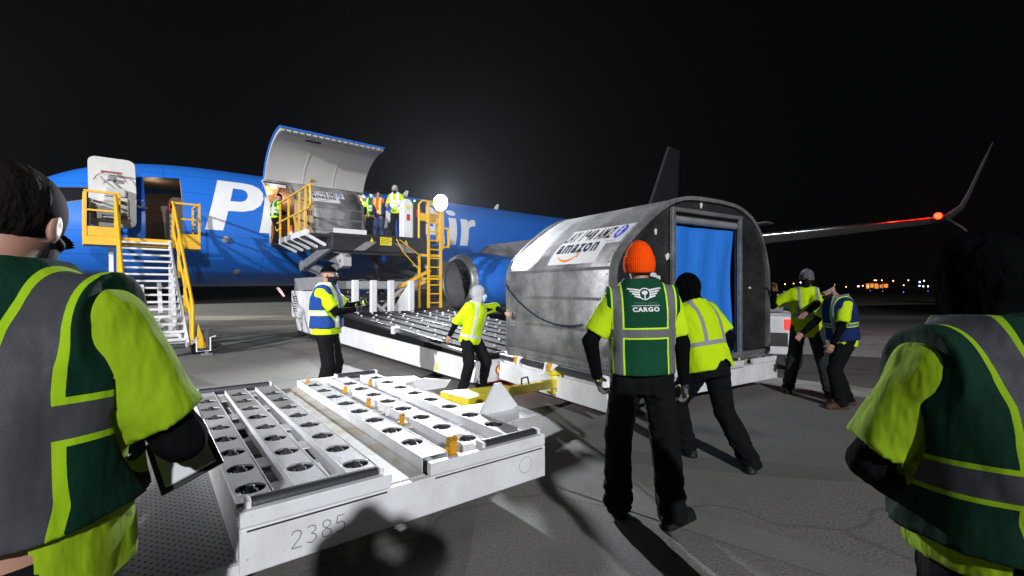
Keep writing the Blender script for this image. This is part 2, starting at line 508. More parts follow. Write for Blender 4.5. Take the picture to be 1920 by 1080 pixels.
M['vest_green'] = vest_mat('green_mesh_vest', (0.006, 0.066, 0.028), grey=(.13, .13, .135), c=.166, g=.026, e=.010, bands=(.262,))
M['vest_green_dark'] = vest_mat('dark_green_mesh_vest', (0.002, 0.024, 0.012), grey=(.045, .045, .050), edge=(.25, .42, .008), c=.188, bands=(.30,), g=.031, e=.013)  # green vest copy with the near left man's shade in its colours
M['vest_green_darker'] = vest_mat('dull_green_mesh_vest', (0.0018, 0.020, 0.0105), grey=(.032, .032, .037), edge=(.17, .29, .006), c=.148, bands=(.225,), g=.031, e=.012)  # same vest, deeper shade put into the colours for the near right person
M['lime_dull'] = fabric('dull_lime_cloth', (0.21, 0.33, 0.004), 0.85, 0.8)  # lime cloth with the near right person's shade in its colour
M['vest_green_far'] = vest_mat('green_vest_with_two_bands', (0.008, 0.12, 0.045), grey=(0.45, 0.45, 0.45), c=0.12, bands=(0.16, 0.27))
M['vest_blue'] = vest_mat('royal_blue_vest', (0.009, 0.022, 0.095), c=0.12, g=0.02, e=0.009, bands=(0.20,), mesh=False)
M['vest_blue_silver'] = vest_mat('royal_blue_vest_silver_tape', (0.015, 0.05, 0.22), grey=(0.55, 0.57, 0.5), c=0.14, g=0.024, e=0.01, bands=(0.215,), mesh=False)
M['vest_orange'] = vest_mat('orange_vest', (0.85, 0.10, 0.015), grey=(0.4, 0.42, 0.35), c=0.10, g=0.018, e=0.014, bands=(0.12,), mesh=False)
M['vest_silver'] = vest_mat('lime_vest_wide_silver_tape', LIME, grey=(0.75, 0.8, 0.95), c=0.10, g=0.035, e=0.0, bands=(0.2, 0.32), mesh=False)
M['shirt_tape'] = vest_mat('lime_shirt_with_grey_tape', LIME, grey=(0.24, 0.24, 0.25), c=0.105, g=0.019, e=0.0, bands=(0.17,), mesh=False, vmin=0.17)
M['jacket_tape'] = vest_mat('lime_jacket_with_silver_tape', LIME, grey=(0.50, 0.50, 0.53), c=0.10, g=0.022, e=0.0, bands=(0.02,), mesh=False, vmin=0.02)
# ------------------------------------------------------------------ implicit surfaces for bodies and clothes
def surfnet(f, lo, hi, h):
    lo = np.array(lo, float) - 2 * h; hi = np.array(hi, float) + 2 * h
    n = np.ceil((hi - lo) / h).astype(int) + 1
    ax = [lo[i] + h * np.arange(n[i]) for i in range(3)]
    P = np.stack(np.meshgrid(*ax, indexing='ij'), -1)
    v = f(P).astype(np.float32)
    inside = v < 0
    cn = n - 1
    acc = np.zeros((*cn, 3), np.float32); cnt = np.zeros(cn, np.int32)
    def sl(o): return tuple(slice(o[i], o[i] + cn[i]) for i in range(3))
    for a in range(3):
        o1 = [0, 0, 0]
        b_, c_ = [i for i in range(3) if i != a]
        for p in (0, 1):
            for q in (0, 1):
                c0 = [0, 0, 0]; c0[b_] = p; c0[c_] = q
                c1 = list(c0); c1[a] = 1
                A = v[sl(c0)]; B = v[sl(c1)]
                m = (A < 0) != (B < 0)
                t = np.where(m, A / np.where(m, A - B, 1), 0)
                acc[..., a] += np.where(m, t, 0)
                acc[..., b_] += m * p
                acc[..., c_] += m * q
                cnt += m
    act = cnt > 0
    ids = -np.ones(cn, np.int64)
    ids[act] = np.arange(act.sum())
    cell = np.argwhere(act)
    verts = lo + h * (cell + acc[act] / cnt[act][:, None])
    faces = []
    for a in range(3):
        b_, c_ = (a + 1) % 3, (a + 2) % 3
        s0 = [slice(None)] * 3; s1 = [slice(None)] * 3
        s0[a] = slice(0, n[a] - 1); s1[a] = slice(1, n[a])
        A = inside[tuple(s0)]; B = inside[tuple(s1)]
        ch = A != B
        e = np.argwhere(ch)
        ok = (e[:, b_] > 0) & (e[:, c_] > 0) & (e[:, b_] < cn[b_]) & (e[:, c_] < cn[c_])
        e = e[ok]
        flip = A[tuple(e.T)]
        def cid(db, dc):
            q = e.copy(); q[:, b_] += db; q[:, c_] += dc
            return ids[tuple(q.T)]
        quad = np.stack([cid(-1, -1), cid(0, -1), cid(0, 0), cid(-1, 0)], 1)
        quad[~flip] = quad[~flip][:, ::-1]
        faces.append(quad)
    return verts, np.concatenate(faces)

def nrm(v):
    v = np.asarray(v, float)
    return v / (np.linalg.norm(v) + 1e-12)

def smin(a, b, k):
    h = np.clip(0.5 + 0.5 * (b - a) / k, 0, 1)
    return b * (1 - h) + a * h - k * h * (1 - h)

def rcone(P, a, b, r1, r2):
    a = np.asarray(a, float); b = np.asarray(b, float)
    ab = b - a
    t = np.clip(((P - a) @ ab) / (ab @ ab), 0, 1)
    d = np.linalg.norm(P - a - t[..., None] * ab, axis=-1)
    return d - (r1 + (r2 - r1) * t)

def ellip(P, c, Rm, r):
    q = (P - np.asarray(c)) @ np.asarray(Rm).T
    k = np.linalg.norm(q / np.asarray(r), axis=-1)
    return (k - 1) * min(r)

_rn = np.random.RandomState(3)
_DIR = _rn.normal(size=(7, 3)); _DIR /= np.linalg.norm(_DIR, axis=1)[:, None]
_PH = _rn.uniform(0, 6.28, 7)
def folds(P, scale, seed=0.0):
    """cloth creases: warped sines"""
    q = P * scale
    s = np.zeros(P.shape[:-1])
    w = np.sin(q @ _DIR[0] * 1.3 + seed) * 0.8
    for i in range(1, 6):
        t = np.sin(q @ _DIR[i] * (1 + 0.45 * i) + _PH[i] + seed * i + w * 1.7) 
        if i % 2: t = 1 - 2 * np.abs(t) ** 0.8
        s += t / (1 + 0.5 * i)
    return s / 1.9

def ik(a, c, l1, l2, pole):
    a = np.asarray(a, float); c = np.asarray(c, float)
    d = c - a; L = np.linalg.norm(d)
    Lm = min(L, (l1 + l2) * 0.995)
    if L > Lm: c = a + d / L * Lm
    d = nrm(c - a)
    x = (l1 * l1 - l2 * l2 + Lm * Lm) / (2 * Lm)
    hgt = math.sqrt(max(l1 * l1 - x * x, 0))
    p = np.asarray(pole, float); p = nrm(p - d * (p @ d))
    return a + d * x + p * hgt, c

TW = np.array([(-0.14, .150, .110), (-0.05, .168, .122), (0.05, .165, .118), (0.15, .158, .112), (0.28, .175, .122), (0.40, .190, .120), (0.47, .180, .102), (0.53, .120, .080), (0.60, .07, .06)])

def person(label, group, x, y, z0, face, H=1.8, pelvis=(0, 0, 0.95), lean=0, side=0, twist=0, feet=(((-0.13, 0, 0), 0), ((0.13, 0, 0), 0)),
           hands=((-0.28, 0.05, 0.75), (0.28, 0.05, 0.75)), poles=((-0.5, -1, 0), (0.5, -1, 0)), kpoles=((0, 1, 0), (0, 1, 0)), head=(0, 0, 0),
           fat=0.0, res=0.014, pants='trousers', boots='boots', shirt='lime', sleeve='short', under='black_cloth', vest=None,
           gloves=None, hat=None, mask=None, hood=None, hem=-0.07, vhem=0.02, palms=(None, None), curl=(0.45, 0.45), hres=0.0045, leg=1.0, barehead=False, cuffs=None, vwide=0.0, bag=0.008):
    root = empty('person', (x, y, z0), R(face))
    tag(root, label, 'person', group)
    k = H / 1.8
    S = np.array
    pel = S(pelvis, float)
    lr, sr, tr = R(lean), R(side), R(twist)
    U = nrm((math.sin(sr), math.sin(lr), math.cos(lr) * math.cos(sr)))
    X0 = S((math.cos(tr), math.sin(tr), 0)); X = nrm(X0 - U * (X0 @ U)); F = np.cross(U, X)
    T = np.stack([X, F, U])                       # rows: torso axes
    def tp(u, w, h): return pel + X * u + F * w + U * h
    sh = [tp(-0.185 - fat * .5, 0, 0.46), tp(0.185 + fat * .5, 0, 0.46)]
    neck = tp(0, 0.0, 0.53)
    hy, hp, hr = [R(a) for a in head]
    # head frame
    HU = nrm(U * math.cos(hp) * 0.5 + S((0, 0, 1)) * 0.5 * math.cos(hp) + F * math.sin(hp) + X * math.sin(hr))
    HX0 = X * math.cos(hy) + F * math.sin(hy)
    HX = nrm(HX0 - HU * (HX0 @ HU)); HF = np.cross(HU, HX)
    HM = np.stack([HX, HF, HU])
    hc = neck + HU * 0.166 + HF * 0.018
    def hpt(a, b, c): return hc + HX * a + HF * b + HU * c
    arms = []
    for i in (0, 1):
        el, wr = ik(sh[i], S(hands[i], float), 0.29, 0.26, poles[i])
        arms.append((sh[i], el, wr))
    legs = []
    for i in (0, 1):
        hipj = pel + X0 * (-0.095 if i == 0 else 0.095) + S((0, 0, -0.02))
        fp, fy = feet[i]
        ank = S(fp, float) + S((0, 0, 0.09))
        kn, an = ik(hipj, ank, 0.43 * leg, 0.43 * leg, kpoles[i])
        fy = R(fy)
        legs.append((hipj, kn, an, S((math.sin(-fy), math.cos(fy), 0))))
    def torso(P, inf, hmin=-0.14, hmax=0.62):
        q = (P - pel) @ T.T
        h = q[..., 2]
        W = np.interp(h, TW[:, 0], TW[:, 1]) + inf + fat * np.interp(h, [-.1, .1, .35, .5], [1, 1, .7, .2])
        D = np.interp(h, TW[:, 0], TW[:, 2]) + inf + fat * np.interp(h, [-.1, .1, .35, .5], [1, 1.2, .7, .2])
        e = 2.4
        kk = (np.abs(q[..., 0] / W) ** e + np.abs(q[..., 1] / D) ** e) ** (1 / e)
        d = (kk - 1) * np.minimum(W, D)
        return d, h
    def finish(name, f, pts, pad, res_, mat, attrmode='torso', extra=None):
        pts = np.array(pts)
        v, fc = surfnet(f, pts.min(0) - pad, pts.max(0) + pad, res_)
        if attrmode == 'torso': at = (v - pel) @ T.T
        else: at = (v - hc) @ HM.T
        return v, fc, at
    def put(name, vfa, mat, parent=root):
        v, fc, at = vfa
        return link_mesh(name, v * k, fc, M[mat] if isinstance(mat, str) else mat, parent, smooth=True, attr=at)
    # ---- head, neck and hands in fine resolution, the rest of the body in one coarser net: a single mesh
    def fhead(P):
        q = (P - hc) @ HM.T
        d = ellip(q, (0, -0.01, 0.03), np.eye(3), (0.074, 0.094, 0.088))
        d = smin(d, ellip(q, (0, 0.022, -0.03), np.eye(3), (0.060, 0.072, 0.085)), 0.03)
        d = smin(d, rcone(q, (0, 0.06, -0.085), (0, 0.05, -0.06), 0.026, 0.034), 0.03)
        d = smin(d, rcone(q, (0, 0.088, 0.012), (0, 0.108, -0.026), 0.008, 0.013), 0.012)     # nose
        d = smin(d, rcone(q, (-0.02, 0.088, -0.058), (0.02, 0.088, -0.058), 0.007, 0.007), 0.008)  # lips
        d = smin(d, rcone(q, (-0.035, 0.078, 0.03), (0.035, 0.078, 0.03), 0.012, 0.012), 0.012)    # brow
        for sx in (-1, 1):
            d = -smin(-d, rcone(q, (sx * 0.033, 0.102, 0.008), (sx * 0.036, 0.1, 0.008), 0.010, 0.010), 0.01)
            d = smin(d, rcone(q, (sx * 0.033, 0.078, 0.008), (sx * 0.034, 0.078, 0.008), 0.0115, 0.0115), 0.003)
            ear = ellip(q, (sx * 0.079, -0.008, -0.005), np.eye(3), (0.010, 0.021, 0.033))
            ear = -smin(-ear, ellip(q, (sx * 0.091, -0.003, 0.0), np.eye(3), (0.007, 0.012, 0.02)), 0.004)
            d = smin(d, ear, 0.006)
        nq = (neck - hc) @ HM.T
        d = smin(d, rcone(q, nq + S((0, -0.005, -0.02)), (0, -0.012, -0.05), 0.060, 0.054), 0.02)
        return d
    V, Fc, A = [], [], []
    nb = 0
    def addb(vfa, at0=None):
        nonlocal nb
        v, fc, at = vfa
        V.append(v); Fc.append(fc + nb); A.append(at if at0 is None else np.tile(at0, (len(v), 1)))
        nb += len(v)
    addb(finish('h', fhead, [hc, neck], 0.14, max(0.005, res * 0.55), None, 'head'))
    def fbody(P):
        d, h = torso(P, -0.022)
        d = np.maximum(d, np.maximum(h - 0.56, -0.04 - h))
        d = smin(d, rcone(P, neck - U * 0.04, neck + U * 0.03, 0.055, 0.05), 0.02)
        for s_, e_, w_ in arms:
            d = smin(d, rcone(P, s_, e_, 0.050, 0.040), 0.03)
            d = smin(d, rcone(P, e_, w_, 0.040, 0.026), 0.01)
        for h_, k_, a_, t_ in legs:
            d = smin(d, rcone(P, h_, k_, 0.075, 0.050), 0.03)
            d = smin(d, rcone(P, k_, a_, 0.050, 0.035), 0.01)
        return d
    addb(finish('b', fbody, [p for a in arms for p in a] + [p for l in legs for p in l[:3]] + [neck, pel], 0.12, 0.02, None), (0, -1, -1))
    # hands
    hand_parts = []
    for i in (0, 1):
        s_, e_, w_ = arms[i]
        D = nrm(w_ - e_)
        sgn = -1 if i == 0 else 1
        pn = palms[i]
        pn = S((-sgn, 0, 0), float) if pn is None else S(pn, float)      # palm normal
        if pn.shape[0] == 3 and len(palms) > 2: pass
        pn = nrm(pn - D * (pn @ D))
        Sd = np.cross(D, pn) * 1.0
        # thumb side: towards forward when arms hang
        if i == 0: Sd = -Sd
        HMt = np.stack([Sd, D, pn])
        c = curl[i]
        gl = 0.003 if gloves else 0.0
        fing = []
        for j, (off, ln) in enumerate(((0.030, .072), (0.010, .080), (-0.010, .075), (-0.029, .060))):
            p = S((off, 0.088, 0.0)); ang = 0.0
            seg = []
            for q_, fr in enumerate((.45, .30, .25)):
                ang += c * (1.0 if q_ == 0 else 1.15) + 0.06 * j * c
                dr = S((off * 0.6 * (1 - c), math.cos(ang), math.sin(ang)))
                p2 = p + nrm(dr) * ln * fr
                seg.append((p, p2, 0.0088 - 0.0010 * q_ + gl, 0.0080 - 0.0010 * q_ + gl))
                p = p2
            fing.append(seg)
        tb = S((0.030, 0.030, 0.006)); t1 = tb + nrm((0.75, 0.62, 0.35 + c * .4)) * 0.038; t2 = t1 + nrm((0.35, 0.8, 0.5 + c * .5)) * 0.032
        def fh(P, HMt=HMt, w_=w_, fing=fing, tb=tb, t1=t1, t2=t2):
            q = (P - w_) @ HMt.T
            d = smin(rcone(q, (0.020, 0.03, 0), (0.028, 0.086, 0), 0.016 + gl, 0.0125 + gl), rcone(q, (-0.018, 0.03, 0), (-0.027, 0.084, 0), 0.016 + gl, 0.0115 + gl), 0.012)
            d = smin(d, rcone(q, (0, 0.035, 0), (0, 0.086, 0), 0.016 + gl, 0.013 + gl), 0.012)
            d = smin(d, rcone(q, (0, -0.04, 0), (0, 0.03, 0), 0.024 + gl, 0.022 + gl), 0.015)
            for seg in fing:
                fd = None
                for a, b_, r1, r2 in seg:
                    dd = rcone(q, a, b_, r1, r2)
                    fd = dd if fd is None else smin(fd, dd, 0.003)
                d = smin(d, fd, 0.004)
            d = smin(d, smin(rcone(q, tb, t1, 0.014 + gl, 0.0105 + gl), rcone(q, t1, t2, 0.0105 + gl, 0.0085 + gl), 0.004), 0.008)
            return d
        vfa = finish('hand', fh, [w_ - D * 0.03, w_ + D * 0.12], 0.085, hres, None)
        if gloves:
            hand_parts.append(vfa)
        else:
            addb(vfa, (0, -1, -1))
    body = link_mesh('body', np.concatenate(V) * k, np.concatenate(Fc), M['skin'], root, smooth=True, attr=np.concatenate(A))
    for vfa in hand_parts:
        put('glove', vfa, gloves)
    sd = x * 3.1 + y * 1.7
    # ---- trousers
    def ftr(P):
        d, h = torso(P, -0.008)
        d = np.maximum(d, np.maximum(h - 0.04, -0.13 - h))
        lowz = np.clip((0.36 - P[..., 2]) / 0.28, 0, 1)
        fo = (folds(P * S((1, 1, 2.0)), 13, sd) + .2) * (0.006 + bag * .25) * np.clip((pel[2] + .02 - P[..., 2]) / .15, .15, 1) + lowz * 0.008 * np.sin(P[..., 2] * 72 + 4 * folds(P, 9, sd))
        for h_, k_, a_, t_ in legs:
            l = smin(rcone(P, h_, k_, 0.102 + fat * .3 + bag * .3, 0.078 + bag * .7), rcone(P, k_, a_ + S((0, 0, -0.01)), 0.078 + bag * .7, 0.070 + bag), 0.02)
            d = smin(d, l, 0.035)
        near = np.zeros(P.shape[:-1])
        return np.maximum(d, -(P[..., 2] - 0.035)) + fo
    put('trousers', finish('t', ftr, [p for l in legs for p in l[:3]] + [pel + S((0, 0, .1))], 0.16, res, None), pants)
    # ---- boots
    for h_, k_, a_, t_ in legs:
        sole = a_[2] - 0.09
        def fbt(P):
            base = S((a_[0], a_[1], sole))
            d = rcone(P, a_, a_ + nrm(k_ - a_) * 0.10, 0.052, 0.056)
            d = smin(d, rcone(P, base - t_ * 0.045 + S((0, 0, .045)), base + t_ * 0.10 + S((0, 0, .045)), 0.046, 0.048), 0.03)
            d = smin(d, rcone(P, base + t_ * 0.10 + S((0, 0, .038)), base + t_ * 0.165 + S((0, 0, .034)), 0.048, 0.040), 0.02)
            sl_ = np.maximum(rcone(P * S((1, 1, 0)), (base - t_ * 0.05) * S((1, 1, 0)), (base + t_ * 0.165) * S((1, 1, 0)), 0.05, 0.047), np.abs(P[..., 2] - sole - 0.015) - 0.015)
            d = np.minimum(d, sl_)
            return np.maximum(d, sole - P[..., 2])
        put('boot', finish('bt', fbt, [a_, a_ + t_ * 0.2, S((a_[0], a_[1], sole)), a_ + nrm(k_ - a_) * 0.12], 0.08, min(res, 0.011), None), boots)
    # ---- long sleeves under the shirt
    def fun(P):
        d, h = torso(P, -0.012)
        d = np.maximum(d, np.maximum(h - 0.55, 0.1 - h))
        d = smin(d, rcone(P, neck - U * 0.03, neck + U * 0.012, 0.068, 0.062), 0.015)
        for s_, e_, w_ in arms:
            l = smin(rcone(P, s_, e_, 0.057, 0.050), rcone(P, e_, w_ - nrm(w_ - e_) * .0, 0.052, 0.037), 0.015)
            dd = nrm(w_ - e_)
            l = np.maximum(l, (P - w_) @ dd - 0.012)
            d = smin(d, l, 0.02)
        return d + (folds(P * S((1, 1, 1.5)), 22, sd + 1) + .5) * 0.0045
    put('undershirt', finish('u', fun, [p for a in arms for p in a] + [tp(0, 0, .1), neck], 0.09, res, None), under)
    # ---- shirt
    def fsh(P):
        d, h = torso(P, 0.016)
        d = np.maximum(d, h - 0.56)
        for i, (s_, e_, w_) in enumerate(arms):
            s2 = s_ + (tp(0, 0, 0.42) - s_) * 0.12
            dd = nrm(e_ - s_)
            if sleeve == 'short':
                l = rcone(P, s2, e_, 0.083 + fat * .2, 0.066 + fat * .08)
                l = np.maximum(l, (P - s_) @ dd - 0.225)
            else:
                l = smin(rcone(P, s2, e_, 0.080, 0.064), rcone(P, e_, w_, 0.064, 0.050), 0.02)
                if cuffs is not None:
                    l = np.maximum(l, (P - e_) @ nrm(w_ - e_) - cuffs[i])
                else:
                    l = np.maximum(l, (P - w_) @ nrm(w_ - e_))
            d = smin(d, l, 0.03)
        d = np.maximum(d, -rcone(P, neck + U * 0.05, neck + U * 0.2, 0.062, 0.062))
        d = d + (folds(P * S((1, 1, 0.7)), 13, sd + 2) - .55) * 0.010
        return np.maximum(d, hem - h)
    put('shirt', finish('s', fsh, [p for a in arms for p in a] + [tp(0, 0, hem), neck], 0.12, res, None), shirt)
    # ---- vest
    vobj = None
    if vest:
        def fv(P):
            d, h = torso(P, 0.041 + vwide)
            d = np.maximum(d, h - 0.60)
            d = smin(d, np.maximum(rcone(P, sh[0], sh[1], 0.096 + fat * .4, 0.096 + fat * .4), np.abs((P - pel) @ X) - 0.218 - fat * .4), 0.03)
            for s_, e_, w_ in arms:
                dd = nrm(e_ - s_)
                o_ = s_ + dd * 0.03
                d = np.maximum(d, -(rcone(P, s_ + dd * 0.155, s_ + dd * 0.6, 0.094 + fat * .3, 0.082 + fat * .25)))
            d = smin(d, rcone(P, neck - U * .03, neck + U * .012, .088, .078), .03)
            d = np.maximum(d, -rcone(P, neck + U * 0.075, neck + U * 0.2, 0.062, 0.07))
            d = d + folds(P * S((1, 1, 0.7)), 10, sd + 3) * 0.008
            return np.maximum(d, vhem - h)
        vobj = put('vest', finish('v', fv, [sh[0], sh[1], tp(0, 0, vhem), tp(0, 0, .56)], 0.16 + fat, res, None), vest)
    # ---- mask
    if mask:
        def fm(P):
            q = (P - hc) @ HM.T
            d = ellip(q, (0, 0.028, -0.035), np.eye(3), (0.066, 0.086, 0.086))
            d = smin(d, rcone(q, (0, 0.095, 0.0), (0, 0.11, -0.028), 0.010, 0.016), 0.03)
            d = smin(d, rcone(q, (0, 0.07, -0.09), (0, 0.06, -0.06), 0.034, 0.04), 0.03)
            zz = q[..., 2]; yy = q[..., 1]
            d = np.maximum(d, zz + 0.012 - 0.02 * np.clip(1 - np.abs(q[..., 0]) / .03, 0, 1))
            strap = np.maximum(np.abs(ellip(q, (0, 0.02, -0.02), np.eye(3), (0.076, 0.084, 0.095))) - 0.004, np.abs(zz + 0.02) - 0.006)
            strap = np.maximum(strap, -0.01 - yy)
            d = np.maximum(d, 0.015 - yy)
            d = np.maximum(d, -0.115 - zz)
            return np.minimum(d, strap)
        put('face_mask', finish('m', fm, [hc], 0.16, max(0.0045, res * 0.5), None, 'head'), mask)
    # ---- headwear
    hr_ = max(0.0055, res * 0.55)
    if hat:
        kind, hm = hat[0], hat[1]
        def fb(P):
            q = (P - hc) @ HM.T
            tilt = q[..., 2] - 0.12 * q[..., 1]
            if kind == 'beanie':
                d = ellip(q, (0, -0.010, 0.034), np.eye(3), (0.089, 0.107, 0.124))
                d = d + folds(q, 30, 1.0) * 0.002
                d = smin(d, np.maximum(rcone(q, (0, -.012, 0.03), (0, -.012, -.03), .098, .094), tilt - .05), .02)
                d = np.maximum(d, -0.040 - tilt)
                cf = ellip(q, (0, -0.010, 0.012), np.eye(3), (0.100, 0.118, 0.165))
                cf = np.maximum(cf, np.abs(tilt + 0.016) - 0.032)
                d = smin(d, cf - 0.002, 0.004)
            elif kind == 'skull':
                d = ellip(q, (0, -0.012, 0.026), np.eye(3), (0.084, 0.105, 0.102))
                d = np.maximum(d, 0.032 - tilt)
            else:
                d = ellip(q, (0, -0.010, 0.030), np.eye(3), (0.085, 0.106, 0.100))
                d = np.maximum(d, 0.004 - q[..., 2] - .15 * q[..., 1])
                br = ellip(q, (0, 0.125 if kind == 'cap' else 0.09, 0.03), np.eye(3), (0.068, 0.065, 0.020))
                br = np.maximum(br, np.abs(q[..., 2] - 0.028 + 3.5 * q[..., 0] ** 2 + 0.10 * (q[..., 1] - 0.1)) - 0.004)
                if kind == 'cap':
                    d = smin(d, br, 0.006)
                d = smin(d, ellip(q, (0, -0.01, 0.131), np.eye(3), (0.009, 0.009, 0.006)), 0.004)
            return d
        nm = {'beanie': 'beanie', 'skull': 'beanie', 'cap': 'cap'}[kind]
        put(nm, finish('hat', fb, [hc], 0.20, hr_, None, 'head'), hm)
        if len(hat) > 2:      # a pale band along the rim
            def fband(P):
                q = (P - hc) @ HM.T
                tilt = q[..., 2] - 0.12 * q[..., 1]
                d = ellip(q, (0, -0.012, 0.026), np.eye(3), (0.087, 0.108, 0.106))
                return np.maximum(d, np.abs(tilt - 0.038) - 0.005)
            put('hat_band', finish('band', fband, [hc], 0.16, 0.006, None, 'head'), hat[2])
    if hood:
        def fhd(P):
            q = (P - hc) @ HM.T
            d = ellip(q, (0, -0.022, 0.012), np.eye(3), (0.100, 0.118, 0.128))
            d = np.maximum(d, -ellip(q, (0, 0.09, -0.02), np.eye(3), (0.070, 0.075, 0.094)))
            d = smin(d, rcone(P, neck - U * 0.01, hc - HU * 0.07, 0.105, 0.088), 0.03)
            d = np.maximum(d, -ellip(q, (0, 0.10, -0.01), np.eye(3), (0.066, 0.10, 0.088)))
            return d + folds(P, 28, sd) * 0.003
        put('hood', finish('hood', fhd, [hc, neck], 0.18, hr_, None, 'head'), hood)
    if barehead:
        def fhr(P):
            q = (P - hc) @ HM.T
            d = ellip(q, (0, -0.018, 0.032), np.eye(3), (0.082, 0.100, 0.098))
            d = np.maximum(d, q[..., 1] - 0.055 - 0.4 * (q[..., 2] - 0.06))
            return np.maximum(d, -0.045 - q[..., 2] + 0.8 * q[..., 1]) + folds(q, 80, 2) * 0.002
        put('hair', finish('hair', fhr, [hc], 0.16, 0.006, None, 'head'), 'hair')
    root['_'] = 0
    del root['_']
    return root, dict(vest=vobj, T=T, pel=pel, k=k, hc=hc, arms=arms, HM=HM, hpt=hpt)

# ------------------------------------------------------------------ lettering
def text2d(s, size=1.0, offset=0.0, shear=0.0, spacing=1.0):
    cu = bpy.data.curves.new('lettering', 'FONT')
    cu.body = s
    cu.size = size
    cu.offset = offset
    cu.shear = shear
    cu.space_character = spacing
    cu.resolution_u = 6
    o = bpy.data.objects.new('lettering', cu)
    COL.objects.link(o)
    bpy.context.view_layer.update()
    me = bpy.data.meshes.new_from_object(o)
    bpy.data.objects.remove(o)
    bm = bmesh.new()
    bm.from_mesh(me)
    bpy.data.meshes.remove(me)
    bmesh.ops.triangulate(bm, faces=bm.faces[:])
    return bm

def fit(bm, x0, x1, y0, y1):
    xs = [v.co.x for v in bm.verts]; ys = [v.co.y for v in bm.verts]
    a, b, c, d = min(xs), max(xs), min(ys), max(ys)
    for v in bm.verts:
        v.co.x = x0 + (v.co.x - a) / (b - a) * (x1 - x0)
        v.co.y = y0 + (v.co.y - c) / (d - c) * (y1 - y0)
    return bm

def poly2d(loops):
    bm = bmesh.new()
    for lp in loops:
        vs = [bm.verts.new((p[0], p[1], 0)) for p in lp]
        bm.faces.new(vs)
    bmesh.ops.triangulate(bm, faces=bm.faces[:])
    return bm

def slices(bm, axis, step):
    vals = [v.co[axis] for v in bm.verts]
    lo, hi = min(vals), max(vals)
    c = math.ceil(lo / step) * step
    n = [0, 0, 0]; n[axis] = 1
    while c < hi:
        p = [0, 0, 0]; p[axis] = c
        bmesh.ops.bisect_plane(bm, geom=bm.verts[:] + bm.edges[:] + bm.faces[:], plane_co=p, plane_no=n, dist=1e-6)
        c += step
    return bm

def decal(name, bm, fn, mat, parent, skip=None):
    """lay flat lettering on a surface: fn(x, y) -> point just proud of it"""
    bm.verts.ensure_lookup_table()
    for i, v in enumerate(bm.verts): v.index = i
    vs = [fn(v.co.x, v.co.y) for v in bm.verts]
    fs = []
    for f in bm.faces:
        if skip is not None:
            c = f.calc_center_median()
            if skip(c.x, c.y): continue
        fs.append([v.index for v in f.verts])
    bm.free()
    if any(p is None for p in vs):
        bad = {i for i, p in enumerate(vs) if p is None}
        fs = [f for f in fs if not (set(f) & bad)]
        vs = [p if p is not None else (0, 0, 0) for p in vs]
    return link_mesh(name, vs, fs, mat, parent)
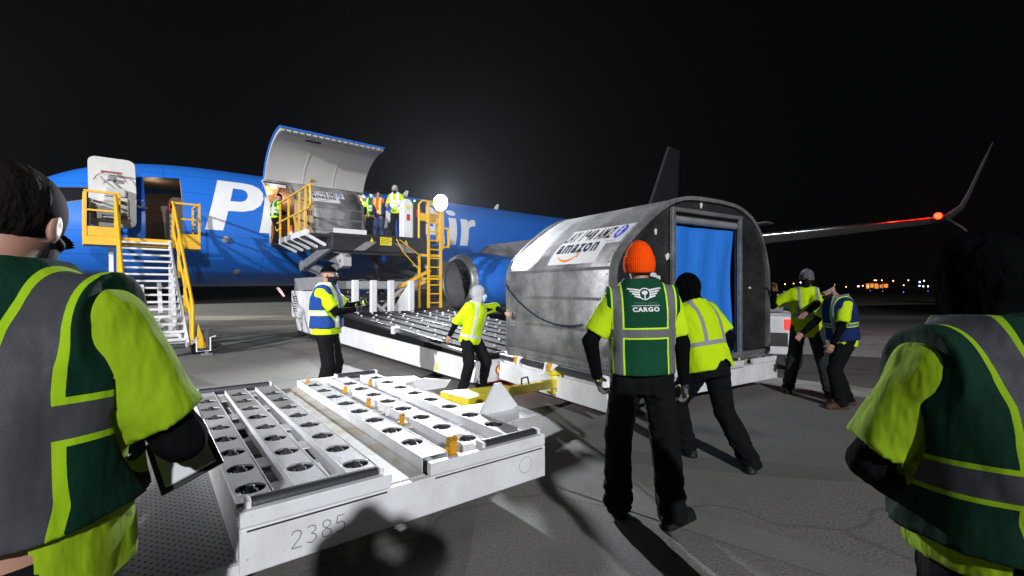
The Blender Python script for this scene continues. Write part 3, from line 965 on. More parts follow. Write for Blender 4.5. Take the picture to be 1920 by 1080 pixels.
# ------------------------------------------------------------------ ground
def ground():
    m, nt, b = mk('asphalt_apron')
    v = coords(nt)
    sx = nt.nodes.new('ShaderNodeSeparateXYZ'); nt.links.new(v, sx.inputs[0])
    big = noise(nt, v, 0.12, 5, 0.6)
    mid = noise(nt, v, 1.1, 5, 0.6)
    fine = noise(nt, v, 55, 3, 0.7)
    vo = nt.nodes.new('ShaderNodeTexVoronoi'); vo.inputs['Scale'].default_value = 70
    nt.links.new(v, vo.inputs['Vector'])
    c = mixc(nt, ramp(nt, big, [(0.35, 0.0), (0.65, 1.0)]), (0.175, 0.168, 0.152), (0.225, 0.215, 0.196))
    c = mixc(nt, ramp(nt, mid, [(0.5, 0.0), (0.75, 0.6)]), c, (0.132, 0.125, 0.115))
    c = mixc(nt, ramp(nt, fine, [(0.40, 0.42), (0.58, 0.0)]), c, (0.055, 0.053, 0.050))
    c = mixc(nt, ramp(nt, vo.outputs['Distance'], [(0.0, 0.6), (0.25, 0.0)]), c, (0.24, 0.235, 0.22))
    # rubber and oil stains
    st = noise(nt, coords(nt, scale=(0.7, 0.7, 1)), 0.9, 3, 0.5)
    c = mixc(nt, ramp(nt, st, [(0.62, 0.0), (0.72, 0.55)]), c, (0.035, 0.034, 0.033))
    # tyre arcs
    for cx, cy, r in ((-14.0, 3.0, 12.0), (-14.0, 3.0, 13.6), (6.0, 21.0, 17.5), (9, 24, 16)):
        dx = mathn(nt, 'SUBTRACT', sx.outputs[0], cx); dy = mathn(nt, 'SUBTRACT', sx.outputs[1], cy)
        rr = mathn(nt, 'SQRT', mathn(nt, 'ADD', mathn(nt, 'MULTIPLY', dx, dx), mathn(nt, 'MULTIPLY', dy, dy)))
        d = mathn(nt, 'ABSOLUTE', mathn(nt, 'SUBTRACT', rr, r))
        c = mixc(nt, mathn(nt, 'MULTIPLY', mathn(nt, 'LESS_THAN', d, 0.16), ramp(nt, mid, [(0.3, 0.5), (0.6, 0.15)])), c, (0.045, 0.043, 0.04))
    # sealed cracks and joints
    vor = nt.nodes.new('ShaderNodeTexVoronoi'); vor.feature = 'DISTANCE_TO_EDGE'; vor.inputs['Scale'].default_value = 0.16
    wv = nt.nodes.new('ShaderNodeVectorMath'); wv.operation = 'ADD'
    nn = nt.nodes.new('ShaderNodeTexNoise'); nn.inputs['Scale'].default_value = 0.8; nt.links.new(v, nn.inputs['Vector'])
    sc = nt.nodes.new('ShaderNodeVectorMath'); sc.operation = 'SCALE'; sc.inputs['Scale'].default_value = 1.3
    nt.links.new(nn.outputs['Color'], sc.inputs[0]); nt.links.new(v, wv.inputs[0]); nt.links.new(sc.outputs[0], wv.inputs[1])
    nt.links.new(wv.outputs[0], vor.inputs['Vector'])
    c = mixc(nt, ramp(nt, vor.outputs['Distance'], [(0.0012, 0.35), (0.003, 0.0)]), c, (0.03, 0.03, 0.03))
    nt.links.new(c, b.inputs['Base Color'])
    nt.links.new(mathn(nt, 'ADD', mathn(nt, 'MULTIPLY', mid, 0.3), 0.62), b.inputs['Roughness'])
    b.inputs['Specular IOR Level'].default_value = 0.3
    bump(nt, mathn(nt, 'ADD', fine, mathn(nt, 'MULTIPLY', vo.outputs['Distance'], 0.6)), 0.35, 0.008, b)
    S_ = 2500
    g = link_mesh('ground', [(-S_, -60, 0), (S_, -60, 0), (S_, 3000, 0), (-S_, 3000, 0)], [(0, 1, 2, 3)], m)
    tag(g, kind='structure')
    def strip(name, p0, p1, w, z, mat):
        p0 = Vector((*p0, 0)); p1 = Vector((*p1, 0)); d = (p1 - p0).normalized(); n = Vector((-d.y, d.x, 0)) * w / 2
        o = link_mesh(name, [p0 + n + Vector((0, 0, z)), p0 - n + Vector((0, 0, z)), p1 - n + Vector((0, 0, z)), p1 + n + Vector((0, 0, z))], [(0, 1, 2, 3)], mat)
        return tag(o, kind='structure')
    conc = paint('pale_concrete', (0.38, 0.365, 0.33), 0.8, dirt=0.5, dscale=1.2, dirtcol=(0.15, 0.145, 0.13), bmp=0.3, bscale=40)
    patch = paint('asphalt_patch_seam', (0.19, 0.185, 0.17), 0.85, dirt=0.6, dscale=2.0, dirtcol=(0.11, 0.105, 0.10), bmp=0.3, bscale=60)
    yl = paint('yellow_line_paint', (0.8, 0.50, 0.03), 0.6, dirt=0.4, dscale=5)
    strip('concrete_strip', (-60, 23.0), (70, 25.3), 3.6, 0.004, conc)
    strip('taxiway_line', (-60, 23.0), (70, 25.3), 0.22, 0.008, yl)
    strip('concrete_strip', (-40, 45), (120, 45), 7.0, 0.004, patch)
    strip('pavement_seam', (3.4, 7.75), (14, 5.9), 0.42, 0.004, patch)
    strip('pavement_seam', (-0.65, 4.6), (3.4, 1.2), 0.30, 0.004, patch)
    strip('pavement_seam', (-8.5, 4.4), (-0.9, 9.8), 0.12, 0.004, patch)
    strip('concrete_strip', (6.0, 14.0), (46, 11.0), 2.2, 0.004, patch)
ground()

# ------------------------------------------------------------------ the aircraft
TH = 0.758631; PIT = 0.01250
DV = Vector((math.cos(TH), math.sin(TH), 0)); NV = Vector((math.sin(TH), -math.cos(TH), 0))
P0 = Vector((-14.7352, 11.0755, -0.014))
jet = empty('cargo_airplane', P0, TH, -PIT)
tag(jet, 'blue twin engine cargo jet with white lettering and its cargo door raised', 'airplane')
FS = np.array([(0, 2.70, .02, .02), (.25, 2.75, .36, .34), (.7, 2.84, .68, .64), (1.3, 2.95, .98, .90), (1.9, 3.04, 1.18, 1.10), (2.4, 3.13, 1.33, 1.30), (3.0, 3.25, 1.50, 1.52),
               (3.6, 3.34, 1.63, 1.68), (4.4, 3.40, 1.76, 1.82), (5.4, 3.44, 1.84, 1.90), (6.6, 3.45, 1.88, 1.93), (27, 3.45, 1.88, 1.93), (29.5, 3.58, 1.74, 1.79), (32, 3.85, 1.42, 1.50),
               (34.5, 4.22, 1.0, 1.10), (36.5, 4.52, .62, .72), (38.2, 4.75, .22, .32), (38.6, 4.8, .02, .03)])
def fus(s):
    i = np.searchsorted(FS[:, 0], s)
    i = min(max(i, 1), len(FS) - 1)
    i0 = max(i - 2, 0); i1 = min(i + 1, len(FS) - 1)
    a, b = FS[i - 1], FS[i]
    t = (s - a[0]) / (b[0] - a[0])
    m0 = (FS[i][1:] - FS[i0][1:]) / (FS[i][0] - FS[i0][0]) * (b[0] - a[0])
    m1 = (FS[i1][1:] - FS[i - 1][1:]) / (FS[i1][0] - FS[i - 1][0]) * (b[0] - a[0])
    if a[0] == 6.6 or b[0] == 6.6: 
        if a[0] == 6.6: m0 = m0 * 0
        if b[0] == 6.6: m1 = m1 * 0
    if a[0] == 6.6: m1 = m1 * 0
    if b[0] == 27: m0 = m0 * 0; m1 = m1 * 0
    if a[0] == 27: m0 = m0 * 0
    h00 = 2 * t**3 - 3 * t**2 + 1; h10 = t**3 - 2 * t**2 + t; h01 = -2 * t**3 + 3 * t**2; h11 = t**3 - t**2
    r = a[1:] * h00 + m0 * h10 + b[1:] * h01 + m1 * h11
    return r
def fpt(s, ang, off=0.0):
    """local point of the aircraft skin; ang 0 = port side, 90 deg = crown"""
    zc, ry, rz = fus(s)
    return Vector((s, -(ry + off) * math.cos(ang), zc + (rz + off) * math.sin(ang)))
L1 = (4.60, 5.46, R(-19.5), R(42.5))
CG = (7.80, 11.35, R(-16), R(57))
def aircraft():
    ss = sorted(set([0, .04, .1, .25, .45] + list(np.round(np.arange(.7, 6.6, .15), 3)) + [L1[0], L1[1]] + list(np.round(np.arange(6.6, 27, .4), 3)) + [CG[0], CG[1], 27] + list(np.round(np.arange(27.5, 38.3, .5), 3)) + [38.6]))
    ss = [s for i, s in enumerate(ss) if i == 0 or s - ss[i - 1] > 0.02 or s in (L1[0], L1[1], CG[0], CG[1])]
    aa = sorted(set([R(x) for x in np.arange(-87.5, 272, 5)] + [L1[2], L1[3], CG[2], CG[3]]))
    n = len(aa)
    vs = [fpt(s, a) for s in ss for a in aa]
    fs = []
    for i in range(len(ss) - 1):
        sm = (ss[i] + ss[i + 1]) / 2
        for k in range(n):
            k2 = (k + 1) % n
            am = (aa[k] + (aa[k2] if k2 else aa[0] + 2 * math.pi)) / 2
            hole = False
            for a0, a1, b0, b1 in (L1, CG):
                if a0 < sm < a1 and b0 < am < b1: hole = True
            if hole: continue
            fs.append((i * n + k, i * n + k2, (i + 1) * n + k2, (i + 1) * n + k))
    link_mesh('fuselage', vs, fs, M['blue'], jet, smooth=True)
    # cockpit glazing
    def wpt(s, z, off=0.006):
        zc, ry, rz = fus(s)
        a = math.asin(max(-1, min(1, (z - zc) / rz)))
        return fpt(s, a, off)
    for nm, frame, pane in (('cockpit_window', [(2.60, 3.60), (2.76, 4.16), (3.42, 4.20), (3.58, 4.10), (3.50, 3.86)], .0),
                            ('cockpit_window', [(1.85, 3.56), (2.15, 3.93), (2.62, 4.14), (2.48, 3.58)], .0)):
        bm = poly2d([frame]); slices(bm, 0, .12); slices(bm, 1, .12)
        fr = decal(nm, bm, lambda x, y: wpt(x, y, .006), M['steel'], jet)
        cx = sum(p[0] for p in frame) / len(frame); cz = sum(p[1] for p in frame) / len(frame)
        inner = [(cx + (p[0] - cx) * .88, cz + (p[1] - cz) * .86) for p in frame]
        bm = poly2d([inner]); slices(bm, 0, .12); slices(bm, 1, .12)
        decal('pane', bm, lambda x, y: wpt(x, y, .012), M['glass_dark'], fr)
    # lettering, letter heights measured along the skin
    def lfn(x, y):
        zc, ry, rz = fus(x)
        return fpt(x, (y - 3.45) / 1.9, .006)
    def skip(x, y):
        a = (y - 3.45) / 1.9
        return CG[0] < x < CG[1] and CG[2] < a < CG[3]
    sh = 0.27
    P_out = [(0, 0), (.45, 1.75), (1.15, 1.75), (1.42, 1.70), (1.60, 1.57), (1.68, 1.37), (1.66, 1.12), (1.55, .88), (1.33, .70), (1.05, .62), (.62, .60), (.47, 0)]
    # built as outer strip round the bowl
    P_faces = [[(0, 0), (.47, 0), (.62, .60), (.70, .93), (.83, 1.43), (.45, 1.75)], [(.83, 1.43), (1.08, 1.43), (1.15, 1.75), (.45, 1.75)],
               [(1.08, 1.43), (1.18, 1.38), (1.42, 1.70), (1.15, 1.75)], [(1.18, 1.38), (1.22, 1.26), (1.60, 1.57), (1.42, 1.70)], [(1.22, 1.26), (1.20, 1.13), (1.68, 1.37), (1.60, 1.57)],
               [(1.20, 1.13), (1.66, 1.12), (1.68, 1.37)], [(1.20, 1.13), (1.12, 1.0), (1.55, .88), (1.66, 1.12)], [(1.12, 1.0), (1.33, .70), (1.55, .88)], [(1.12, 1.0), (.98, .94), (1.05, .62), (1.33, .70)],
               [(.98, .94), (.70, .93), (.62, .60), (1.05, .62)]]
    def letter(faces, x0, y0, name='letter'):
        bm = poly2d([[(x0 + p[0], y0 + p[1]) for p in f] for f in faces])
        slices(bm, 1, .12); slices(bm, 0, .5)
        return decal(name, bm, lfn, M['plane_white'], jet, skip)
    B0 = 3.22
    letter(P_faces, 5.98, B0)
    for ch, a, b_, hh in (('r', 7.45, 8.45, 1.28), ('i', 8.5, 9.2, 1.75), ('m', 9.2, 11.0, 1.28), ('e', 11.0, 12.25, 1.30)):
        bm = text2d(ch, 1, .035, 0.25); fit(bm, a, b_, B0 - (0.03 if ch == 'e' else 0), B0 + hh)
        slices(bm, 1, .12); decal('letter', bm, lfn, M['plane_white'], jet, skip)
    # A, i, r as drawn
    A_f = [[(-.05, 0), (.42, 0), (.60, .36), (.78, .72), (.98, 1.16), (.93, 1.75), (.82, 1.75)], [(.93, 1.75), (.98, 1.16), (1.06, .72), (1.10, .36), (1.14, 0), (1.60, 0), (1.32, 1.75)], [(.60, .36), (1.10, .36), (1.06, .72), (.78, .72)]]
    letter(A_f, 13.05, B0)
    letter([[(0, 0), (.42, 0), (.62, 1.22), (.22, 1.22)]], 14.78, B0)
    dot = [(.27 + .25 + .25 * math.cos(t), 1.52 + .17 * math.sin(t)) for t in np.linspace(0, 2 * math.pi, 17)[:-1]]
    letter([dot], 14.72, B0)
    letter([[(0, 0), (.42, 0), (.55, .75), (.62, 1.22), (.22, 1.22)], [(.55, .75), (.72, .88), (.98, .92), (1.06, 1.24), (.85, 1.24), (.62, 1.10), (.60, 1.0)]], 15.42, B0)
    # small operator lines by the front door
    bm = text2d('OPERATED BY', 1, .0, .2); fit(bm, 3.62, 4.55, 4.02, 4.14)
    decal('lettering', bm, lambda x, y: wpt(x, y), paint('pale_blue_lettering', (.2, .35, .7), .5), jet)
    bm = text2d('Sun Country', 1, .01, .2); fit(bm, 3.62, 4.58, 3.84, 3.98)
    decal('lettering', bm, lambda x, y: wpt(x, y), M['plane_white'], jet)
    # skin details
    for s, z in ((6.55, 2.95), (6.95, 1.98)):
        c = wpt(s, z, .0); nv = (wpt(s, z, .1) - c).normalized()
        MB().lathe([(0, .05), (.10, .05), (.115, .0)], c, nv, 20).build('access_disc', M['greyframe'], jet, smooth=True)
    MB().tube([(9.3, -1.82, 2.1), (9.3, -2.02, 2.05)], [.03, .02]).build('probe', M['steel'], jet)
    # blade aerials on the crown
    for s in (13.6, 19):
        MB().prism([(0, 0), (.32, 0), (.42, .32), (.30, .34)], (s, -.015, fus(s)[0] + fus(s)[2] - .02), (1, 0, 0), (0, 0, 1), (0, 1, 0), .03).build('aerial', M['white'], jet)
    # ---- front door opening: frame, vestibule and galley
    a0, a1, b0, b1 = L1
    zc, ry, rz = fus(5.0)
    z0 = 2.80; z1 = 4.72
    f = MB()
    n = 12
    for k in range(n):
        t0 = b0 + (b1 - b0) * k / n; t1 = b0 + (b1 - b0) * (k + 1) / n
        for s in (a0, a1):
            o1, o2 = fpt(s, t0, .004), fpt(s, t1, .004)
            i1, i2 = Vector((s, o1.y * .90, o1.z)), Vector((s, o2.y * .90, o2.z))
            f.add([o1, o2, i2, i1], [(0, 1, 2, 3)])
    f.build('door_frame', M['brown'], jet)
    v = MB()
    v.box(4.3, 5.95, -1.50, 1.4, 2.70, 2.76)                         # floor
    v.box(4.3, 5.95, -1.08, 1.1, 4.74, 4.80)                         # ceiling
    def barrel_wall(mb, s, r0, t):
        zc_, ry_, rz_ = fus(s)
        mb.prism([((ry_ - r0) * math.cos(a), zc_ + (rz_ - r0) * math.sin(a)) for a in np.linspace(R(-25), R(205), 30)], (s, 0, 0), (0, 1, 0), (0, 0, 1), (1, 0, 0), t)
    barrel_wall(v, 4.3, .06, .04)
    barrel_wall(v, 5.95, .06, .04)
    v.box(3.9, 5.95, 1.40, 1.46, 2.76, 4.78)
    v.build('vestibule', M['brown'], jet)
    g = MB()                                                         # the far door
    g.box(4.85, 5.62, 1.355, 1.395, 2.82, 4.45); g.build('far_door', paint('far_door_liner', (.27, .235, .20), .6), jet, bevel=.03)
    MB().box(5.05, 5.42, 1.33, 1.352, 3.2, 3.7).build('far_door_panel', M['brown'], jet, bevel=.015)
    g = MB()
    g.tube([(4.95, 1.32, 3.95), (5.1, 1.32, 4.06), (5.3, 1.32, 4.06), (5.5, 1.32, 3.86), (5.56, 1.32, 3.7)], .010, 6); g.build('door_arc_marking', M['red'], jet)
    g = MB(); g.box(5.30, 5.9, -1.1, -.4, 2.76, 4.2); g.box(5.22, 5.3, -1.1, -.4, 2.76, 3.9); g.build('galley_unit', paint('galley_laminate', (.24, .21, .18), .5), jet, bevel=.01)
    g = MB(); g.box(5.26, 5.30, -1.28, -1.05, 2.9, 3.7)
    for i in range(5): g.box(5.22, 5.26, -1.26, -1.08, 2.95 + i * .15, 3.06 + i * .15)
    g.build('stowed_kit', M['white'], jet, bevel=.004)
    g = MB(); g.cyl((5.22, -1.2, 3.75), (5.22, -1.2, 3.98), .05); g.build('extinguisher', M['red'], jet)
    MB().box(4.6, 5.0, -.9, -.5, 4.755, 4.778).build('ceiling_lamp', emit('warm_ceiling_lamp', (1, .62, .35), 9), jet)
    l = bpy.data.lights.new('vestibule_light', 'POINT'); l.energy = 9; l.color = (1, .7, .45); l.shadow_soft_size = .15
    lo = bpy.data.objects.new('vestibule_light', l); lo.location = (4.9, -.5, 4.5); lo.parent = jet; COL.objects.link(lo)
    # ---- the open front door, inner face towards us
    dr = MB()
    w, h = .94, 1.84
    prof = []
    for cx, cz, q in ((w - .16, h - .16, 0), (.16, h - .16, 1), (.16, .16, 2), (w - .16, .16, 3)):
        for k in range(6):
            a = math.pi / 2 * (q + k / 5)
            prof.append((cx + .16 * math.cos(a), cz + .16 * math.sin(a)))
    def doorpt(x, z, out):
        # the leaf keeps the curve of the skin
        a = (z - .65) / 1.9
        return Vector((3.42 + x, -(.42 + out) - 1.86 * math.cos(a) * 1.0, 3.08 + z))
    bm = poly2d([prof]); slices(bm, 1, .12); slices(bm, 0, .25)
    bm2 = bm.copy()
    leaf = decal('front_door', bm, lambda x, y: doorpt(x, y, .10), paint('door_liner_white', (.60, .59, .56), .55, dirt=.2), jet)
    so = leaf.modifiers.new('thickness', 'SOLIDIFY'); so.thickness = .12; so.offset = -1
    back = decal('door_skin', bm2, lambda x, y: doorpt(x, y, -.04), M['blue'], leaf)
    dw = M['white']
    g = MB(); g.box(3.66, 4.20, -2.50, -2.36, 3.34, 3.84); g.box(3.70, 4.16, -2.53, -2.36, 3.84, 4.07)
    lin = paint('slide_cover', (.50, .50, .47), .6, dirt=.2)
    g.build('slide_cover', lin, leaf, bevel=.05)
    g = MB(); g.box(3.68, 4.2, -2.54, -2.36, 3.28, 3.33); g.build('girt_bar', M['steel'], leaf, bevel=.01)
    g = MB(); g.box(3.54, 3.68, -2.46, -2.36, 3.26, 3.52); g.build('hinge_cover', lin, leaf, bevel=.03)
    g = MB(); g.bar((3.63, -2.50, 4.33), (3.92, -2.50, 4.06), .05, .03); g.build('door_handle', M['steel'], leaf, bevel=.008)
    g = MB(); g.box(3.78, 3.94, -2.44, -2.36, 4.26, 4.38); g.build('door_window', M['greyframe'], leaf, bevel=.03)
    g = MB(); g.box(3.66, 4.08, -2.435, -2.36, 4.46, 4.495); g.tube([(3.52, -2.44, 4.24), (3.57, -2.44, 4.34), (3.66, -2.44, 4.42), (3.72, -2.44, 4.44)], .011, 6)
    g.tube([(3.98, -2.44, 4.44), (4.05, -2.44, 4.41), (4.12, -2.44, 4.34), (4.16, -2.44, 4.26)], .011, 6); g.build('red_marking', paint('faded_red', (.30, .05, .05), .5), leaf)
    g = MB(); g.box(4.02, 4.10, -2.545, -2.50, 3.66, 3.74); g.build('gauge', M['dark'], leaf)
    g = MB(); g.bar((4.2, -2.3, 3.7), (4.62, -1.82, 3.7), .06); g.build('hinge_arm', M['steel'], leaf)
    # ---- main deck cargo door
    a0, a1, b0, b1 = CG
    hx = fpt(9, b1)                                                 # hinge line at the crown edge
    th = R(107)
    def opened(s, ang, inn):
        p = fpt(s, ang, -inn)
        dy, dz = -(p.y - hx.y), p.z - hx.z                            # outward, up
        o_ = dy * math.cos(th) - dz * math.sin(th); u_ = dy * math.sin(th) + dz * math.cos(th)
        return Vector((s, hx.y - o_, hx.z + u_ + .03))
    na, ns = 26, 12
    def shell(inn0, inn1, s0, s1, t0, t1, name, mat, par):
        vs, fs = [], []
        for inn in (inn0, inn1):
            for i in range(ns + 1):
                for k in range(na + 1):
                    vs.append(opened(s0 + (s1 - s0) * i / ns, t0 + (t1 - t0) * k / na, inn))
        W_ = na + 1; T_ = (ns + 1) * W_
        for i in range(ns):
            for k in range(na):
                a = i * W_ + k
                fs.append((a, a + 1, a + W_ + 1, a + W_)); fs.append((a + T_, a + T_ + W_, a + T_ + W_ + 1, a + T_ + 1))
        for i in range(ns):
            for k in (0, na):
                a = i * W_ + k; fs.append((a, a + W_, a + W_ + T_, a + T_))
        for k in range(na):
            for i in (0, ns):
                a = i * W_ + k; fs.append((a, a + 1, a + 1 + T_, a + T_))
        return link_mesh(name, vs, fs, mat, par, smooth=False)
    cd = shell(0, .05, a0, a1, b0, b1, 'cargo_door', M['blue'], jet)
    cl = paint('cargo_door_liner', (.50, .48, .46), .42, dirt=.4, dscale=1.3, dirtcol=(.46, .42, .38), bmp=.1, bscale=8)
    shell(.052, .15, a0 + .04, a1 - .04, b0 + .03, b1 - .02, 'door_liner', cl, cd)
    # latch row along the free edge
    g = MB()
    for i in range(17):
        s = a0 + .16 + (a1 - a0 - .32) * i / 16
        p = opened(s, b0 + .05, .17); q = opened(s, b0 - .02, .10)
        g.bar(p, q, .05, .05)
        g.cyl(opened(s - .05, b0 + .015, .19), opened(s + .05, b0 + .015, .19), .022, 8)
    g.build('latch', M['greyframe'], cd)
    g = MB(); g.bar(opened(a0 + .05, b0 + .004, .17), opened(a1 - .05, b0 + .004, .17), .035, .03)
    g.bar(opened(a0 + .05, b0 + .09, .165), opened(a1 - .05, b0 + .09, .165), .03, .02); g.build('latch_rail', M['steel'], cd)
    for s in (a0 + 1.25, a0 + 2.3):
        g = MB()
        for k in range(14):
            g.bar(opened(s, b0 + .12 + k * .08, .155), opened(s, b0 + .2 + k * .08, .155), .035, .012)
        g.build('liner_seam', cl, cd)
    g = MB(); p = opened(a0 + .9, b0 + .22, .16); g.bar(p, opened(a0 + 1.4, b0 + .22, .16), .10, .03); g.build('recess_panel', M['dark'], cd)
    # actuator arm and hinge strip
    g = MB(); mid = (a0 + a1) / 2 - .25
    g.bar(opened(mid, b1 - .16, .2), (mid, -.72, 4.86), .09, .05); g.build('actuator', M['amber'], jet)
    g = MB(); g.box(mid - .12, mid + .12, -.95, -.75, 4.80, 4.98); g.build('actuator_bracket', M['dark'], jet)
    g = MB(); g.bar(fpt(a0, b1, .02), fpt(a1, b1, .02), .14, .05); g.bar(fpt(a0, b1, -.12), fpt(a1, b1, -.12), .10, .10)
    g.build('hinge_strip', paint('lintel_cream', (.6, .55, .48), .5), jet)
    g = MB()
    for i in range(9):
        s = a0 + .2 + i * .39
        g.cyl(fpt(s - .09, b1 + .01, .05), fpt(s + .09, b1 + .01, .05), .02, 8)
    g.build('hinge_knuckle', M['greyframe'], jet)
    # frame round the opening
    for s in (a0, a1):
        g = MB()
        for k in range(16):
            t0 = b0 + (b1 - b0) * k / 16; t1 = b0 + (b1 - b0) * (k + 1) / 16
            i_ = -1 if s == a0 else 1
            p0, p1 = fpt(s, t0, .003), fpt(s, t1, .003); q0, q1 = fpt(s, t0, -.16), fpt(s, t1, -.16)
            r0, r1 = fpt(s + i_ * .05, t0, -.16), fpt(s + i_ * .05, t1, -.16)
            g.add([p0, p1, q1, q0], [(0, 1, 2, 3)])
            u0, u1 = fpt(s + i_ * .05, t0, .006), fpt(s + i_ * .05, t1, .006)
            g.add([p0, p1, u1, u0], [(0, 1, 2, 3)])
        g.build('opening_frame', M['plane_white'], jet)
    g = MB(); g.box(a0, a1, -1.86, -1.6, 2.80, 2.90); g.build('door_sill', M['steel'], jet)
    # cargo hold: liner barrel, floor and end walls
    vs, fs = [], []
    sl = list(np.arange(6.3, 14.5, .7)); ang = [R(x) for x in np.arange(-16, 197, 7.0)]
    h0 = [s for s in sl]
    sl = sorted(set([round(float(s), 3) for s in sl] + [a0, a1])); ang = sorted(ang + [b1])
    for s in sl:
        for a in ang: vs.append(fpt(s, a, -.17))
    n = len(ang)
    for i in range(len(sl) - 1):
        for k in range(n - 1):
            sm = (sl[i] + sl[i + 1]) / 2; am = (ang[k] + ang[k + 1]) / 2
            if a0 < sm < a1 and am < b1: continue
            fs.append((i * n + k, (i + 1) * n + k, (i + 1) * n + k + 1, i * n + k + 1))
    link_mesh('hold_liner', vs, fs, M['cream'], jet, smooth=True)
    g = MB(); g.box(6.3, 14.0, -1.62, 1.62, 2.80, 2.88); g.build('hold_floor', M['greyframe'], jet)
    g = MB(); barrel_wall(g, 6.22, .1, .06); g.build('bulkhead', M['cream'], jet)
    g = MB(); barrel_wall(g, 14.0, .1, .06); g.build('bulkhead', M['cream'], jet)
    wl_ = emit('warm_hold_lamp', (1, .55, .25), 14)
    for s in (7.2, 8.4, 9.6, 10.8, 12.0):
        MB().lathe([(0, 0), (.13, 0), (.13, .03)], (s, .5, 4.98), (0, 0, -1), 20).build('hold_lamp', wl_, jet)
        l = bpy.data.lights.new('hold_light', 'POINT'); l.energy = 22; l.color = (1, .50, .24); l.shadow_soft_size = .12
        lo = bpy.data.objects.new('hold_light', l); lo.location = (s, .4, 4.75); lo.parent = jet; COL.objects.link(lo)
    cl_ = emit('cool_sill_lamp', (.6, .68, 1), 22)
    for s in (8.15, 9.3, 10.1):
        p = fpt(s, b1 - .05, -.1)
        MB().lathe([(0, .02), (.04, .02), (.045, 0)], p + Vector((0, -.07, -.05)), (0, -1, -.5), 14).build('lintel_lamp', cl_, jet)
    l = bpy.data.lights.new('door_light', 'POINT'); l.energy = 150; l.color = (1, .55, .3); l.shadow_soft_size = .1
    lo = bpy.data.objects.new('door_light', l); lo.location = (9.0, -1.75, 4.70); lo.parent = jet; COL.objects.link(lo)
    # ---- wings
    def foil(le, te, zl, zt, y, tk):
        c = te - le
        up = [(0, 0), (.02, .35), (.08, .62), (.25, .95), (.45, 1.0), (.7, .66), (1, .03)]
        lo_ = [(.7, -.38), (.45, -.72), (.25, -.78), (.08, -.55), (.02, -.3)]
        return [Vector((le + c * u, y, zl + (zt - zl) * u + v_ * tk * c / 2)) for u, v_ in up + lo_]
    def loft(secs, name, mat, par):
        n = len(secs[0])
        vs = [p for s in secs for p in s]; fs = []
        for i in range(len(secs) - 1):
            for k in range(n):
                k2 = (k + 1) % n
                fs.append((i * n + k, i * n + k2, (i + 1) * n + k2, (i + 1) * n + k))
        fs.append(tuple(range(n))); fs.append(tuple(range((len(secs) - 1) * n, len(secs) * n)))
        return link_mesh(name, vs, fs, mat, par, smooth=False)
    wingm = paint('wing_grey', (.30, .31, .33), .4, metal=.25, dirt=.3, dscale=2)
    for sg in (-1, 1):                                               # -1 = port, towards us
        W_ = [(1.2, 13.5, 21.0, 2.05, .13), (3.2, 14.9, 20.7, 2.25, .12), (5.8, 16.4, 20.6, 2.50, .11), (10, 18.7, 22.2, 2.86, .105), (14, 21.0, 23.5, 3.20, .10), (16.6, 22.45, 24.15, 3.43, .095)]
        w = loft([foil(le, te, z, z - .02, sg * o, tk) for o, le, te, z, tk in W_], 'wing', wingm, jet)
        le_ = MB(); le_.tube([(le + .015, sg * o, z + .0) for o, le, te, z, tk in W_[1:]], [.075, .07, .06, .05, .04], 8)
        le_.build('leading_edge', M['chrome'], w, smooth=True)
        def wl3(secs, nm):
            out = []
            for (o, z, le, ch, tk, nx, nz) in secs:
                up = [(0, 0), (.05, .5), (.3, 1), (.7, .6), (1, 0), (.7, -.6), (.3, -1), (.05, -.5)]
                out.append([Vector((le + ch * u, sg * (o + v_ * tk * nx), z + v_ * tk * nz)) for u, v_ in up])
            return loft(out, nm, paint('winglet_grey', (.16, .165, .18), .35, metal=.3), w)
        wl3([(16.6, 3.43, 22.45, 1.7, .055, 0, 1), (17.0, 3.52, 22.7, 1.55, .05, -.2, 1), (17.3, 3.80, 22.95, 1.4, .045, -.7, .7), (17.45, 4.2, 23.3, 1.2, .04, -1, .3), (17.78, 5.3, 24.1, .8, .03, -1, .2), (17.98, 5.95, 24.7, .35, .012, -1, .2)], 'winglet')
        wl3([(16.95, 3.48, 23.0, 1.2, .035, .3, 1), (17.3, 3.20, 23.5, .8, .03, .5, 1), (17.85, 2.55, 24.3, .3, .012, .6, 1)], 'lower_winglet')
        if sg < 0:
            MB().lathe([(0, -.10), (.07, -.08), (.10, 0), (.07, .08), (0, .10)], (22.62, -16.82, 3.50), (1, .3, 0), 14).build('wing_tip_light', emit('red_navigation_light', (1, .010, .003), 30), w, smooth=True)
            l = bpy.data.lights.new('navigation_glow', 'POINT'); l.energy = 60; l.color = (1, .012, .006); l.shadow_soft_size = .05
            lo = bpy.data.objects.new('navigation_glow', l); lo.location = (22.3, -16.8, 3.62); lo.parent = jet; COL.objects.link(lo)
        # engine
        ec = Vector((13.0, sg * 4.83, 1.60))
        nac = MB(); nac.lathe([(.90, .10), (.99, .22), (1.04, .5), (1.07, 1.0), (1.05, 1.7), (.96, 2.5), (.80, 3.2)], ec, (1, 0, 0), 40)
        na_ = nac.build('nacelle', paint('nacelle_blue', (.02, .18, .72), .33, dirt=.2), jet, smooth=True)
        MB().lathe([(.84, .18), (.80, .08), (.81, .01), (.85, -.02), (.90, .02), (.925, .08), (.99, .22)], ec, (1, 0, 0), 40).build('intake_lip', paint('brushed_intake_lip', (.50, .50, .52), .42, metal=.6, dirt=.3), na_, smooth=True)
        MB().lathe([(.84, .18), (.80, .5), (.79, 1.0)], ec, (1, 0, 0), 40).build('intake_duct', paint('duct_grey', (.30, .30, .31), .5, dirt=.3), na_, smooth=True)
        fan = MB()
